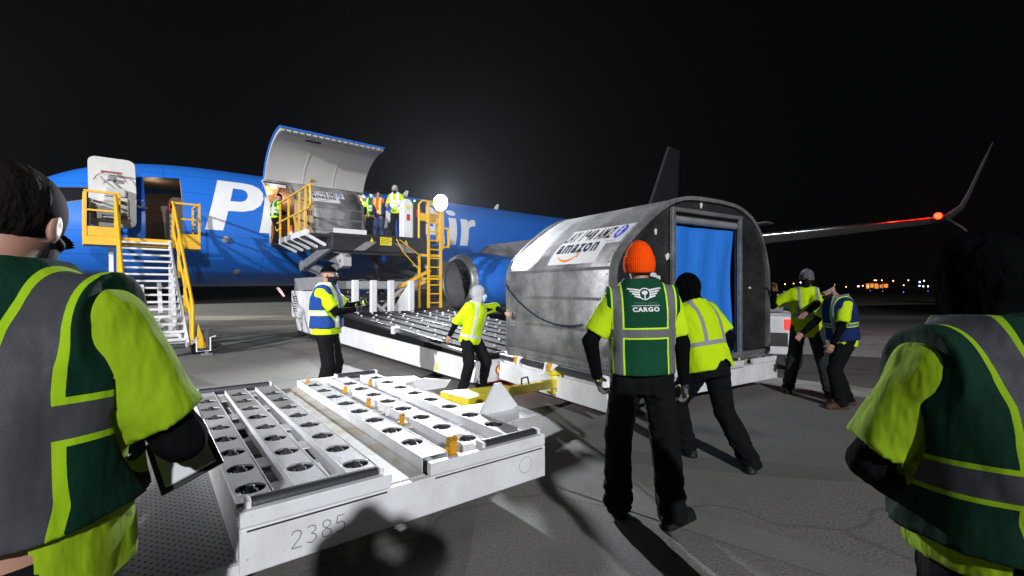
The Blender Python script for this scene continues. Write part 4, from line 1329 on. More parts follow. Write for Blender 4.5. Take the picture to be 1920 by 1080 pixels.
        for k in range(24):
            a = 2 * math.pi * k / 24
            c_, s_ = math.cos(a), math.sin(a); c2, s2 = math.cos(a + .10), math.sin(a + .10)
            fan.add([ec + Vector((.80, .22 * c_, .22 * s_)), ec + Vector((.92, .22 * math.cos(a + .25), .22 * math.sin(a + .25))), ec + Vector((.98, .785 * math.cos(a + .22), .785 * math.sin(a + .22))), ec + Vector((.86, .785 * c2, .785 * s2))], [(0, 1, 2, 3)])
        fan.build('fan', M['steel_dark'], na_)
        MB().lathe([(.785, 1.02), (0, 1.02)], ec, (1, 0, 0), 30).build('fan_back', M['dark'], na_)
        MB().lathe([(0, .42), (.06, .47), (.14, .62), (.22, .84)], ec, (1, 0, 0), 24).build('spinner', M['dark'], na_, smooth=True)
        MB().lathe([(.80, 3.2), (.60, 3.25), (.55, 3.9), (.38, 4.5), (.0, 4.6)], ec, (1, 0, 0), 30).build('exhaust', M['greyframe'], na_, smooth=True)
        py = MB(); py.prism([(.9, 0), (1.6, .42), (3.8, .75), (5.4, .55), (4.0, -.3), (1.5, -.2)], ec + Vector((0, -.12, .98)), (1, 0, 0), (0, 0, 1), (0, 1, 0), .24); py.build('pylon', wingm, jet, bevel=.05)
        # inboard fairing of the wing
        fair = MB(); fair.tube([(11.4, sg * 1.2, 1.95), (12.4, sg * 1.5, 1.9), (13.8, sg * 1.75, 1.9), (17, sg * 1.9, 1.75), (21, sg * 1.75, 1.85), (23, sg * 1.2, 2.1)], [.1, .38, .62, .78, .62, .1], 16)
        fair.build('wing_fairing', paint('fairing_grey', (.33, .34, .36), .4), jet, smooth=True)
        # tailplane
        loft([foil(34.0, 38.0, 4.9, 4.9, sg * .4, .1), foil(37.6, 39.3, 5.6, 5.6, sg * 7.1, .09)], 'tailplane', wingm, jet)
        # main gear
        gear = MB(); gear.tube([(19.3, sg * 2.86, 2.2), (19.3, sg * 2.86, .6)], .12); gear.build('gear_leg', M['steel'], jet)
        for q in (-.42, .42):
            MB().lathe([(0, -.18), (.42, -.18), (.55, -.12), (.57, 0), (.55, .12), (.42, .18), (0, .18)], (19.3, sg * 2.86 + q, .56), (0, 1, 0), 28).build('main_wheel', M['rubber'], jet, smooth=True)
    fin = [(29.8, 5.25), (32.6, 5.9), (34.2, 6.7), (37.55, 12.3), (39.25, 12.3), (38.4, 5.0), (36, 5.0)]
    MB().prism(fin, (0, -.12, 0), (1, 0, 0), (0, 0, 1), (0, 1, 0), .24).build('tail_fin', paint('fin_grey_dark', (.03, .034, .045), .5), jet, bevel=.05)
    # nose gear
    g = MB(); g.tube([(4.2, 0, 1.9), (4.1, 0, .5)], .07); g.build('gear_leg', M['steel'], jet)
    for q in (-.2, .2):
        MB().lathe([(0, -.1), (.25, -.1), (.33, -.05), (.34, .05), (.25, .1), (0, .1)], (4.1, q, .34), (0, 1, 0), 24).build('nose_wheel', M['rubber'], jet, smooth=True)
aircraft()
# ------------------------------------------------------------------ passenger stairs at the front door
def stairs():
    base = P0 + DV * 4.42 + NV * 3.1
    st = empty('boarding_stairs', (base.x, base.y, 0), TH)
    tag(st, 'mobile boarding stairs with yellow rails and white treads at the front door', 'stairs')
    Z = 2.76
    g = MB(); g.box(-1.12, 1.16, 0, 1.0, Z - .16, Z - .02); g.build('platform_deck', M['greyframe'], st)
    g = MB()
    g.box(-1.16, 1.20, -.05, 0, Z - .18, Z + .03); g.box(-1.16, -1.12, 0, 1.0, Z - .18, Z + .03); g.box(1.16, 1.20, 0, 1.0, Z - .18, Z + .03)
    g.box(-1.14, -.52, -.045, -.01, Z + .032, Z + .26); g.box(.56, 1.16, -.045, -.01, Z + .032, Z + .22)
    g.build('platform_edge', M['yellow'], st, bevel=.006)
    def rail(x0, x1, y, zt, nm='guard_rail'):
        g = MB()
        for x in (x0, x1): g.bar((x, y, Z + .03), (x, y, zt), .055)
        g.bar((x0 - .027, y, zt), (x1 + .027, y, zt), .055); g.bar((x0, y, (Z + zt) / 2 + .1), (x1, y, (Z + zt) / 2 + .1), .045)
        return g.build(nm, M['yellow'], st, bevel=.004)
    rail(-1.12, -.50, -.03, Z + 1.10)
    rail(.60, 1.17, -.03, Z + 1.02)
    for x, nm in ((-1.14, 0), (1.18, 0)):
        g = MB()
        for y in (.03, .95): g.bar((x, y, Z + .03), (x, y, Z + 1.05), .05)
        g.bar((x, .0, Z + 1.05), (x, .98, Z + 1.05), .05); g.bar((x, .0, Z + .55), (x, .98, Z + .55), .04)
        g.build('side_rail', M['yellow'], st, bevel=.004)
    g = MB(); g.box(-1.10, -1.02, .1, .8, Z + .2, Z + .95); g.build('folded_panel', M['dark'], st)
    # flight
    top = Vector((0, -.06, Z - .03)); bot = Vector((0, -2.75, .30))
    for x in (-.50, .50):
        g = MB(); g.bar((x, top.y, top.z - .02), (x, bot.y, bot.z - .02), .05, .17); g.build('stringer', M['white'], st, bevel=.005)
    n = 15
    for i in range(n):
        t = (i + .3) / n
        p = top.lerp(bot, t)
        g = MB(); g.box(-.475, .475, p.y - .13, p.y + .10, p.z - .035, p.z)
        for k in range(3): g.box(-.475, .475, p.y - .12 + k * .08, p.y - .10 + k * .08, p.z + .001, p.z + .008)
        g.build('tread', M['white'], st)
    # hand rails
    for x, q in ((-.57, -1), (.58, 1)):
        g = MB()
        g.tube([(x, .02, Z + 1.05), (x, -.30, Z + .86), (x, bot.y, bot.z + .95), (x, bot.y - .12, bot.z + .80), (x, bot.y - .12, bot.z + .1)], .032, 8)
        g.tube([(x, .0, Z + .5), (x, bot.y, bot.z + .45)], .026, 8)
        for t in (.02, .35, .68, .97):
            p = top.lerp(bot, t); g.bar((x, p.y, p.z - .1), (x, p.y, p.z + .92), .06, .06)
        g.build('hand_rail', M['yellow'], st)
    # undercarriage
    g = MB()
    for x in (-.62, .62):
        g.bar((x, .7, .35), (x, -2.7, .35), .10); g.bar((x, .6, .35), (x, .6, Z - .17), .09); g.bar((x, -.2, .35), (x, .55, Z - .3), .07); g.bar((x, -1.4, .35), (x, -1.3, 1.35), .07)
        g.bar((x, -.3, .4), (x, -1.3, 1.3), .06)
    for y in (.7, -.9, -2.6): g.bar((-.62, y, .35), (.62, y, .35), .08)
    g.bar((-.5, -.5, .7), (.5, -.5, .7), .06); g.bar((-.1, -1, .4), (-.1, -.5, 1.6), .07); g.bar((.25, -.9, .4), (.25, -.4, 1.7), .08)
    g.build('undercarriage', M['white'], st)
    for x in (-.72, .72):
        for y in (.5, -2.2):
            MB().lathe([(0, -.07), (.13, -.07), (.20, -.05), (.21, 0), (.20, .05), (.13, .07), (0, .07)], (x, y, .215), (1, 0, 0), 20).build('wheel', M['rubber'], st, smooth=True)
    g = MB(); g.bar((.9, -2.5, 0.0), (.9, -2.5, .62), .06); g.bar((.62, -2.5, .40), (.9, -2.5, .40), .05); g.box(.80, 1.0, -2.6, -2.4, 0, .03)
    g.build('stabiliser_jack', M['greyframe'], st)
    g = MB(); g.prism([(0, 0), (.20, 0), (.04, .55)], (.66, -2.72, .18), (1, 0, 0), (0, 0, 1), (0, 1, 0), .03); g.build('corner_gusset', M['yellow'], st)
    g = MB(); g.tube([(.66, -2.8, .45), (.66, -2.8, .12), (.92, -2.8, .12), (.92, -2.8, .42), (1.02, -2.8, .44)], .018, 6); g.build('tow_hook', M['white'], st)
stairs()

# ------------------------------------------------------------------ air cargo container
PROF = [(0, 0), (0, .38), (0, .80), (0, 1.15), (.028, 1.25), (.10, 1.365), (.20, 1.475), (.35, 1.605), (.53, 1.75), (.72, 1.885), (.90, 1.985), (1.08, 2.06), (1.30, 2.105), (1.6, 2.12), (2.0, 2.12), (2.3, 2.10), (2.52, 2.05),
        (2.70, 1.97), (2.83, 1.88), (2.94, 1.76), (3.03, 1.62), (3.10, 1.44), (3.15, 1.28), (3.18, 1.12), (3.18, .60), (3.18, 0)]
PROF = [Vector((a, b)) for a, b in PROF]
PARC = [0.0]
for i in range(1, len(PROF)): PARC.append(PARC[-1] + (PROF[i] - PROF[i - 1]).length)
def prof_at(v, off=0.0):
    i = 1
    while i < len(PROF) - 1 and PARC[i] < v: i += 1
    t = (v - PARC[i - 1]) / (PARC[i] - PARC[i - 1])
    p = PROF[i - 1].lerp(PROF[i], t)
    d0 = (PROF[i] - PROF[max(i - 2, 0)]).normalized(); d1 = (PROF[min(i + 1, len(PROF) - 1)] - PROF[i - 1]).normalized()
    d = d0.lerp(d1, t).normalized()
    return Vector((p.x - d.y * off, p.y + d.x * off))
DEP = 2.24
def container(loc, rz, label, sheet_shift=(0, 0), big=True):
    c = empty('air_cargo_container', loc, rz)
    tag(c, label, 'cargo container', 'aluminium air cargo containers')
    b0 = .06
    # skin of the barrel (sides and roof) as riveted sheets
    vs, fs = [], []
    ys = [0.0, .75, 1.5, DEP]
    vv = sorted(set([round(x, 4) for x in PARC]))
    for y in ys:
        for v in vv:
            p = prof_at(v); vs.append((p.x, y, b0 + p.y))
    n = len(vv)
    for i in range(len(ys) - 1):
        for k in range(n - 1):
            fs.append((i * n + k, i * n + k + 1, (i + 1) * n + k + 1, (i + 1) * n + k))
    sk = link_mesh('skin', vs, fs, M['alu'], c, smooth=True)
    so = sk.modifiers.new('thickness', 'SOLIDIFY'); so.thickness = .02; so.offset = -1
    g = MB(); g.box(-.02, 3.20, -.02, DEP + .02, -.0, b0 - .002); g.build('base_pallet', M['alu_edge'], c, bevel=.01)
    # edge rails along the end arches
    for y0, y1 in ((-.035, .05), (DEP - .05, DEP + .03)):
        g = MB()
        vs_, m = [], 60
        for j in range(m + 1):
            v = PARC[-1] * j / m
            a, b_ = prof_at(v, .010), prof_at(v, -.038)
            vs_ += [(a.x, y0, b0 + a.y), (b_.x, y0, b0 + b_.y), (b_.x, y1, b0 + b_.y), (a.x, y1, b0 + a.y)]
        f_ = []
        for j in range(m):
            for q in range(4):
                f_.append((j * 4 + q, j * 4 + (q + 1) % 4, (j + 1) * 4 + (q + 1) % 4, (j + 1) * 4 + q))
        g.add(vs_, f_); g.build('arch_rail', M['alu_edge'], c, smooth=False)
    # rear wall and front wall with the door opening
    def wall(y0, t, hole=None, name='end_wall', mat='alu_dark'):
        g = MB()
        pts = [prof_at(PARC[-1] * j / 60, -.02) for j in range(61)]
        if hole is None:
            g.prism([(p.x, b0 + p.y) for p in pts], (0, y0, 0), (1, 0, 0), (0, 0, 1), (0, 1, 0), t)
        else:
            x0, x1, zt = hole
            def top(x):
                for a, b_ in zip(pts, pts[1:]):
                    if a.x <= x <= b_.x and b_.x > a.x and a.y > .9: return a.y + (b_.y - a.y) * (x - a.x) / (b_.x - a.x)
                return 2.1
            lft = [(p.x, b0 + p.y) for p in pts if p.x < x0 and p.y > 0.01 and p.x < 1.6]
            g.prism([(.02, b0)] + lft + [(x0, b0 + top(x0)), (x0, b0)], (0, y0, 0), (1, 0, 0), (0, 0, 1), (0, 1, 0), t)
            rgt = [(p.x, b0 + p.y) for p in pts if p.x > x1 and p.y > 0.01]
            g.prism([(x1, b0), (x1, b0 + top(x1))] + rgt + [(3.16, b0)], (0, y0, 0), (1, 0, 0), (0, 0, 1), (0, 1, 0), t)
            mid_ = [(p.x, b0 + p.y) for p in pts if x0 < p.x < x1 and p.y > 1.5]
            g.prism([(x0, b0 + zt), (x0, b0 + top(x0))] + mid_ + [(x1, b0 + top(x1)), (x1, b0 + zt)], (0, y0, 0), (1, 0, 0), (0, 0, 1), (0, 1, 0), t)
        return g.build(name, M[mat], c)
    X0, X1, ZT = 1.02, 2.38, 1.86
    wall(DEP - .03, .02)
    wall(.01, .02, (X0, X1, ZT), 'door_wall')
    # door surround
    for a, b_ in (((X0 - .03, -.03, b0), (X0 - .03, -.03, b0 + ZT + .06)), ((X1 + .03, -.03, b0), (X1 + .03, -.03, b0 + ZT + .06)), ((X0 - .06, -.03, b0 + ZT + .06), (X1 + .06, -.03, b0 + ZT + .06))):
        MB().bar(a, b_, .06, .05).build('door_post', M['alu_edge'], c, bevel=.006)
    # hanging blue curtain with slow folds
    nx, nz = 40, 30
    vs, fs = [], []
    for j in range(nz + 1):
        for i in range(nx + 1):
            x = X0 + .005 + (X1 - X0 - .01) * i / nx; z = b0 + .02 + (ZT - .14) * j / nz
            y = .035 + .022 * math.sin(x * 14 + 1.3 * math.sin(z * 2.2)) * (1 - .5 * j / nz) + .03 * math.sin(z * 3 + x * 2) + .02
            vs.append((x, y, z))
    for j in range(nz):
        for i in range(nx):
            a = j * (nx + 1) + i; fs.append((a, a + 1, a + nx + 2, a + nx + 1))
    link_mesh('door_curtain', vs, fs, M['tarp'], c, smooth=True)
    g = MB(); g.tube([(X0, .03, b0 + ZT - .05), (X1, .03, b0 + ZT - .05)], .05, 10); g.build('curtain_roll', M['greyframe'], c)
    g = MB(); g.box(X0, X1, .16, .17, b0, b0 + ZT); g.build('door_lining', M['dark'], c)
    # stiffening strips, seams and rivets of the curved side
    g = MB()
    for v in (.42, .80, 1.16):
        p = prof_at(v, .0055); q = prof_at(v + .035, .0055)
        g.box(-.006, -.0005, .05, DEP - .05, b0 + p.y, b0 + q.y)
    g.build('seam_strip', M['alu_edge'], c)
    g = MB()
    for v in (.07, .435, .815, 1.175):
        for j in range(30):
            y = .08 + j * (DEP - .16) / 29
            p = prof_at(v, .008)
            g.box(p.x - .006, p.x + .004, y - .006, y + .006, b0 + p.y - .006, b0 + p.y + .006)
    for k in range(44):
        v = .1 + k * (PARC[-1] - .2) / 43
        for y in (.085,):
            p = prof_at(v, .004); g.box(p.x - .006, p.x + .006, y - .006, y + .006, b0 + p.y - .006, b0 + p.y + .006)
        p = prof_at(v, -.022); g.box(p.x - .008, p.x + .008, -.042, -.034, b0 + p.y - .008, b0 + p.y + .008)
    g.build('rivets', M['steel'], c)['kind'] = 'stuff'
    g = MB(); g.box(-.03, -.001, .0, DEP, b0, b0 + .06); g.box(0, 3.18, -.03, -.001, b0, b0 + .05); g.build('base_rail', M['alu_edge'], c, bevel=.006)
    # decals
    du, dv = sheet_shift
    def cf(off):
        def fn(u, v):
            p = prof_at(v - .05 + dv, off)
            return Vector((p.x, DEP - (.98 + (u - .66) * .795 + du), b0 + p.y))
        return fn
    def flat(loops, off, mat, name, par=c):
        bm = poly2d(loops); slices(bm, 1, .02)
        return decal(name, bm, cf(off), M[mat], par)
    sh_ = flat([[(.66, 1.60), (2.12, 1.60), (2.12, 1.98), (.66, 1.98)], [(.66, 1.30), (1.84, 1.30), (1.84, 1.60), (.66, 1.60)]], .005, 'sheet', 'marking_sheet')
    def txt(s, x0, x1, y0, y1, mat, off=0.0, off2=.013, sh=0.0):
        bm = text2d(s, 1, off, sh, 1.14 + 3 * off); fit(bm, x0, x1, y0, y1); slices(bm, 1, .02)
        return decal('lettering', bm, cf(off2), M[mat], sh_)
    txt('LAY 1948 AMZ', .70, 1.80, 1.70, 1.94, 'black_ink', .020)
    txt('amazon', .74, 1.70, 1.475, 1.645, 'navy_ink', .028)
    txt('Bluetooth', 1.80, 2.02, 1.625, 1.65, 'black_ink', .0)
    el = [(1.95 + .092 * math.cos(t), 1.825 + .135 * math.sin(t)) for t in np.linspace(0, 2 * math.pi, 33)[:-1]]
    flat([el], .012, 'blue_ink', 'round_badge', sh_)
    def stroke(pts, w):
        out = []
        for a, b_ in zip(pts, pts[1:]):
            a = Vector(a); b_ = Vector(b_); d = (b_ - a).normalized(); nn = Vector((-d.y, d.x)) * w / 2; e = d * w * .35
            out.append([tuple(a + nn - e), tuple(a - nn - e), tuple(b_ - nn + e), tuple(b_ + nn + e)])
        return out
    rune = [(1.905, 1.775), (1.99, 1.875), (1.948, 1.925), (1.948, 1.725), (1.99, 1.775), (1.905, 1.875)]
    flat(stroke(rune, .019), .016, 'sheet', 'badge_rune', sh_)
    sm = []
    for k in range(14):
        t0, t1 = k / 14, (k + 1) / 14
        def pt(t, lo):
            x = .86 + .50 * t
            y = 1.435 - .075 * math.sin(math.pi * (t * .92 + .04)) ** .9 + .012 * t
            th_ = .032 * math.sin(math.pi * min(1, t * .8 + .1))
            return (x, y - (th_ if lo else 0))
        sm.append([pt(t0, 1), pt(t1, 1), pt(t1, 0), pt(t0, 0)])
    sm += stroke([(1.30, 1.453), (1.375, 1.458), (1.355, 1.400)], .014)
    flat(sm, .013, 'orange_ink', 'smile_arrow', sh_)
    if big:
        # torn stickers and scuffs on the end wall
        rr = random.Random(5)
        for cx, cz, w, h in ((.68, 1.10, .07, .035), (.76, 1.06, .05, .06), (.93, 1.33, .05, .06), (.80, 1.0, .04, .03), (.72, 1.62, .03, .05), (2.72, .95, .05, .02), (1.6, 2.03, .04, .05), (.55, 1.3, .03, .03)):
            g = MB(); pts = []
            for k in range(9):
                a = 2 * math.pi * k / 9; q = rr.uniform(.55, 1.0)
                pts.append((cx + w * q * math.cos(a), b0 + cz + h * q * math.sin(a)))
            g.prism(pts, (0, .007, 0), (1, 0, 0), (0, 0, 1), (0, -1, 0), .002)
            g.build('torn_sticker', M['sheet'], c)
        # placard of small print low on the curved side
        g = MB()
        for r_ in range(5):
            for q in range(2):
                g.box(-.008, -.0068, DEP - .14 - q * .09, DEP - .07 - q * .09, b0 + .38 + r_ * .045, b0 + .405 + r_ * .045)
        g.build('small_print', M['greyframe'], c)
        # dark webbing strap hanging from the edge
        pts = []
        for k in range(25):
            t = k / 24
            y = DEP - .02 - 1.75 * t; z = b0 + 1.0 - .55 * math.sin(math.pi * min(1, t * .62)) ** .8 + .02 * t
            pts.append((-.045, y, z))
        g = MB(); g.tube(pts, .012, 8)
        g.build('hanging_cord', paint('blue_black_cord', (.01, .014, .04), .5), c)
        g = MB(); g.box(-.04, -.005, DEP - .06, DEP + .02, b0 + .98, b0 + 1.06); g.build('cord_bracket', M['steel'], c)
    return c
CX = Vector((.844, .538, 0)).normalized(); CY = Vector((-CX.y, CX.x, 0)); CN = Vector((1.136, 5.22, 0))
container((CN.x, CN.y, .525), math.atan2(CX.y, CX.x), 'scuffed silver container with blue door curtain on the white dolly')

# ------------------------------------------------------------------ container dollies
def holed(mb, x0, x1, y0, y1, z, cx, cy, r, dep=.05, n=24):
    ins, outs = [], []
    for k in range(n):
        a = 2 * math.pi * (k + .5) / n
        c_, s_ = math.cos(a), math.sin(a)
        ins.append((cx + r * c_, cy + r * s_, z))
        t = min(((x1 - cx) / c_ if c_ > 0 else (x0 - cx) / c_) if abs(c_) > 1e-6 else 9, ((y1 - cy) / s_ if s_ > 0 else (y0 - cy) / s_) if abs(s_) > 1e-6 else 9)
        outs.append((cx + t * c_, cy + t * s_, z))
    low = [(p[0], p[1], z - dep) for p in ins]
    mb.add(outs + ins + low, [(k, (k + 1) % n, (k + 1) % n + n, k + n) for k in range(n)] + [(k + n, (k + 1) % n + n, (k + 1) % n + 2 * n, k + 2 * n) for k in range(n)])
    # corners
    mb.add([(x0, y0, z), (x1, y0, z), (x1, y1, z), (x0, y1, z)] + outs, [])
    o = len(mb.v) - n
    for ci, (qx, qy) in enumerate(((x0, y0), (x1, y0), (x1, y1), (x0, y1))):
        a = math.atan2(qy - cy, qx - cx) % (2 * math.pi)
        k = int(math.floor(a / (2 * math.pi) * n - .5)) % n
        mb.f.append((o - 4 + ci, o + (k + 1) % n, o + k)); mb.m.append(mb.cur)

def caster_proto(parent):
    g = MB(); g.cur = 0
    g.lathe([(0, -.022), (.030, -.022), (.048, -.019), (.054, -.008), (.054, .008), (.048, .019), (.030, .022), (0, .022)], (0, 0, -.054), (1, 0, 0), 18)
    g.cur = 1
    g.box(-.034, -.025, -.02, .02, -.09, -.03); g.box(.025, .034, -.02, .02, -.09, -.03); g.cyl((-.036, 0, -.048), (.036, 0, -.048), .010, 8)
    g.cur = 2
    g.box(-.078, .078, -.09, .09, -.10, -.095); g.box(-.081, -.078, -.09, .09, -.10, -.032); g.box(.078, .081, -.09, .09, -.10, -.032); g.box(-.081, .081, -.095, -.09, -.10, -.032); g.box(-.081, .081, .09, .095, -.10, -.032)
    return g.build('caster', None, parent, mats=[M['rubber'], M['steel'], M['dark']])

def grating():
    m, nt, b = mk('rusty_white_grating')
    v = coords(nt)
    ck = nt.nodes.new('ShaderNodeSeparateXYZ'); nt.links.new(v, ck.inputs[0])
    fx = mathn(nt, 'SINE', mathn(nt, 'MULTIPLY', ck.outputs[0], 2 * math.pi / .022)); fy = mathn(nt, 'SINE', mathn(nt, 'MULTIPLY', ck.outputs[1], 2 * math.pi / .022))
    dots = mathn(nt, 'GREATER_THAN', mathn(nt, 'MULTIPLY', fx, fy), .25)
    n1 = noise(nt, v, 3.2, 6, .7)
    base = mixc(nt, ramp(nt, n1, [(.45, 0.0), (.68, 1.0)]), (.62, .61, .58), (.40, .27, .10))
    nt.links.new(mixc(nt, mathn(nt, 'MULTIPLY', dots, .55), base, (.12, .10, .07)), b.inputs['Base Color'])
    b.inputs['Roughness'].default_value = .6
    bump(nt, mathn(nt, 'SUBTRACT', 1, dots), .5, .006, b)
    return m
M['grating'] = grating()
def perf():
    m, nt, b = mk('perforated_walkway')
    v = coords(nt)
    ck = nt.nodes.new('ShaderNodeSeparateXYZ'); nt.links.new(v, ck.inputs[0])
    row = mathn(nt, 'DIVIDE', ck.outputs[1], .030)
    odd = mathn(nt, 'MULTIPLY', mathn(nt, 'MODULO', mathn(nt, 'FLOOR', row), 2), .5)
    fx = mathn(nt, 'SUBTRACT', mathn(nt, 'FRACT', mathn(nt, 'ADD', mathn(nt, 'DIVIDE', ck.outputs[0], .045), odd)), .5)
    fy = mathn(nt, 'SUBTRACT', mathn(nt, 'FRACT', row), .5)
    d = mathn(nt, 'SQRT', mathn(nt, 'ADD', mathn(nt, 'MULTIPLY', mathn(nt, 'MULTIPLY', fx, fx), 2.2), mathn(nt, 'MULTIPLY', fy, fy)))
    hole = mathn(nt, 'LESS_THAN', d, .26)
    ringm = mathn(nt, 'LESS_THAN', d, .40)
    nt.links.new(mixc(nt, hole, (.33, .33, .34), (.03, .03, .033)), b.inputs['Base Color'])
    b.inputs['Roughness'].default_value = .4
    b.inputs['Metallic'].default_value = .35
    bump(nt, mathn(nt, 'SUBTRACT', ringm, mathn(nt, 'MULTIPLY', hole, 1.5)), .6, .008, b)
    return m
M['perf'] = perf()

def dolly(loc, rz, label, W, L, strips, gap, catwalk, zt, zb, number, pitch=.33, nrow=9, numpos=(.30, .62)):
    """deck W across (x) by L deep (y); strips = x centres of the caster strips"""
    d = empty('container_dolly', loc, rz)
    tag(d, label, 'cargo dolly', 'white roller deck dollies')
    dw = M['dolly_white']
    # frame beams
    def beam(x0, x1, y0, y1, z0, z1, nm='frame_beam'):
        g = MB(); g.box(x0, x1, y0, y1, z0, z1); return g.build(nm, dw, d, bevel=.006)
    fb = beam(0, W, 0, .05, zb, zt - .075, 'end_beam')
    beam(0, W, L - .05, L, zb, zt - .075, 'end_beam')
    beam(W - .05, W, .052, L - .052, zb, zt - .02, 'side_beam')
    beam(0, .05, .052, L - .052, zb, zt - .02, 'side_beam')
    for t in (.25, .5, .75):
        beam(.052, W - .052, L * t - .04, L * t + .04, zb + .06, zt - .11, 'cross_member')
    # end pockets that hold the rollers (raised ends left and right of the walkway)
    g0, g1 = gap
    for (xa, xb) in ((0, g0), (g1, W)):
        for ye in (0, 1):
            y0, y1 = (0, .05) if ye == 0 else (L - .05, L)
            bx_ = beam(xa + .002, xb - .002, y0, y1, zt - .072, zt + .002, 'roller_housing')
            yr = .075 if ye == 0 else L - .075
            r0 = xa + .06 if xa == 0 else xa + .42; r1 = xb - .06 if xa == 0 else xb - .04
            if r1 - r0 > .2:
                if ye == 0:
                    g = MB(); g.box(xa + .03, xb - .03, -.0035, -.001, zt - .092, zt - .084); g.build('panel_gap', M['dark'], d)
                ro = MB(); ro.tube([(r0, yr, zt + .005), (r1, yr, zt + .005)], .034, 18); ro.build('end_roller', M['steel_dark'], d, smooth=False, bevel=.004)
                for x in (r0 - .016, r1 + .016):
                    g = MB(); g.box(x - .012, x + .012, yr - .04, yr + .04, zt - .06, zt + .035); g.build('roller_bracket', dw, d, bevel=.006)
    # walkway between the strips
    g = MB(); g.box(g0 + .01, g1 - .01, .052, L - .052, zt - .082, zt - .07); g.build('walkway', M['grating'], d)
    cas = None
    for xc in strips:
        w = .084 if catwalk > 0 else .11
        g = MB()
        y = .12
        ph = .0 if strips.index(xc) % 2 == 0 else pitch * .45
        ys_ = []
        yy = .12 + ph
        if ph > 0: g.add([(xc - w, .12, zt), (xc + w, .12, zt), (xc + w, yy, zt), (xc - w, yy, zt)], [(0, 1, 2, 3)])
        while yy + pitch < L - .1:
            holed(g, xc - w, xc + w, yy, yy + pitch, zt, xc, yy + pitch / 2, .072, .012)
            ys_.append(yy + pitch / 2); yy += pitch
        g.add([(xc - w, yy, zt), (xc + w, yy, zt), (xc + w, L - .1, zt), (xc - w, L - .1, zt)], [(0, 1, 2, 3)])
        g.build('roller_strip', M['grit'], d)
        for sx in (-1, 1):
            g = MB(); g.box(xc + sx * (w + .0025) - .0022, xc + sx * (w + .0025) + .0022, .12, L - .1, zt - .095, zt + .004); g.build('strip_flange', dw, d)
        for yv in ys_:
            if cas is None:
                cas = caster_proto(d); q = cas
            else:
                q = cas.copy(); COL.objects.link(q); q.parent = d
            q.location = (xc, yv, zt + .018)
            
    # gusset plates and amber latches
    for i in range(len(strips) - 1):
        xa, xb = strips[i] + w + .005, strips[i + 1] - w - .005
        if g0 - .02 < (xa + xb) / 2 < g1 + .02 or xb - xa < .02: continue
        for t in ((.06, .30, .47, .72, .93) if i % 2 else (.09, .24, .55, .66, .90)):
            g = MB(); g.box(xa, xb, L * t, L * t + .17, zt - .07, zt - .06); g.build('tie_plate', dw, d)
    def latch(x, y, s=1.0):
        g = MB()
        for q in (-.018, .018):
            g.prism([(0, -.05), (.05, -.05), (.06, .0), (.045, .05), (.02, .065), (-.01, .05), (.012, .0)], (x + q * s, y, zt + .01), (0, s, 0), (0, 0, s), (1, 0, 0), .014 * s)
        g.cyl((x - .045 * s, y + .02 * s, zt), (x + .045 * s, y + .02 * s, zt), .012 * s, 8); g.box(x - .02 * s, x + .028 * s, y + .0 * s, y + .04 * s, zt - .04 * s, zt + .045 * s); g.box(x - .05 * s, x + .05 * s, y - .06 * s, y + .06 * s, zt - .05 * s, zt - .03 * s)
        return g.build('latch', M['amber'], d, bevel=.002)
    for x, y, s in ((g1 + .24, .15, 1.05), (g1 + .27, L * .31, .6), (g1 + .25, L * .52, .6), (g1 + .27, L * .74, .55), (g1 + .06, L * .93, .6), (W - .3, L * .8, .55)):
        latch(x, y, s)
    for x, y in ((g1 + .30, .12), (g1 + .36, .34), (g1 + .30, L * .44), (W - .30, L * .55)):
        g = MB(); g.prism([(0, 0), (.13, 0), (.13, .05), (.05, .09), (0, .09)], (x, y, zt - .07), (1, 0, 0), (0, 0, 1), (0, 1, 0), .012); g.build('gusset', dw, d)
    if catwalk > 0:
        g = MB(); g.box(-catwalk, -.002, .03, L - .02, zb + .02, zb + .05); g.build('side_walkway', M['perf'], d)
        g = MB(); g.box(-catwalk, 0, 0, .028, zb - .02, zb + .06); g.box(-catwalk - .03, -catwalk, 0, L, zb - .02, zb + .07); g.build('walkway_edge', dw, d)
        g = MB(); g.box(-.004, -.001, .05, L - .05, zb + .055, zt - .03); g.build('side_web', dw, d)
    # wheels and running gear
    for x in (.30, W - .35):
        for y in (.62, L - .62):
            wv = MB(); wv.lathe([(0, -.08), (.10, -.08), (.165, -.07), (.18, -.03), (.18, .03), (.165, .07), (.10, .08), (0, .08)], (x, y, .18), (1, 0, 0), 26)
            w_ = wv.build('wheel', M['rubber'], d, smooth=True)
            MB().lathe([(0, -.085), (.08, -.085), (.095, -.07), (.095, .07), (.08, .085), (0, .085)], (x, y, .18), (1, 0, 0), 18).build('rim', M['greyframe'], w_)
    g = MB(); g.bar((.1, .62, .18), (W - .1, .62, .18), .06); g.bar((.1, L - .62, .18), (W - .1, L - .62, .18), .06); g.bar((W / 2, .2, .24), (W / 2, L - .2, .24), .1); g.build('axle_frame', M['dark'], d)
    g = MB()
    for t in (W - .18,):
        pts = []
        n = 26
        for k in range(n):
            a0, a1 = 2 * math.pi * k / n, 2 * math.pi * (k + 1) / n
            g.add([(t + r_ * math.cos(a), -.0012, zb + .12 + r_ * math.sin(a)) for r_, a in ((.052, a0), (.052, a1), (.055, a1), (.055, a0))], [(0, 1, 2, 3)])
    g.build('weld_ring', M['greyframe'], d)
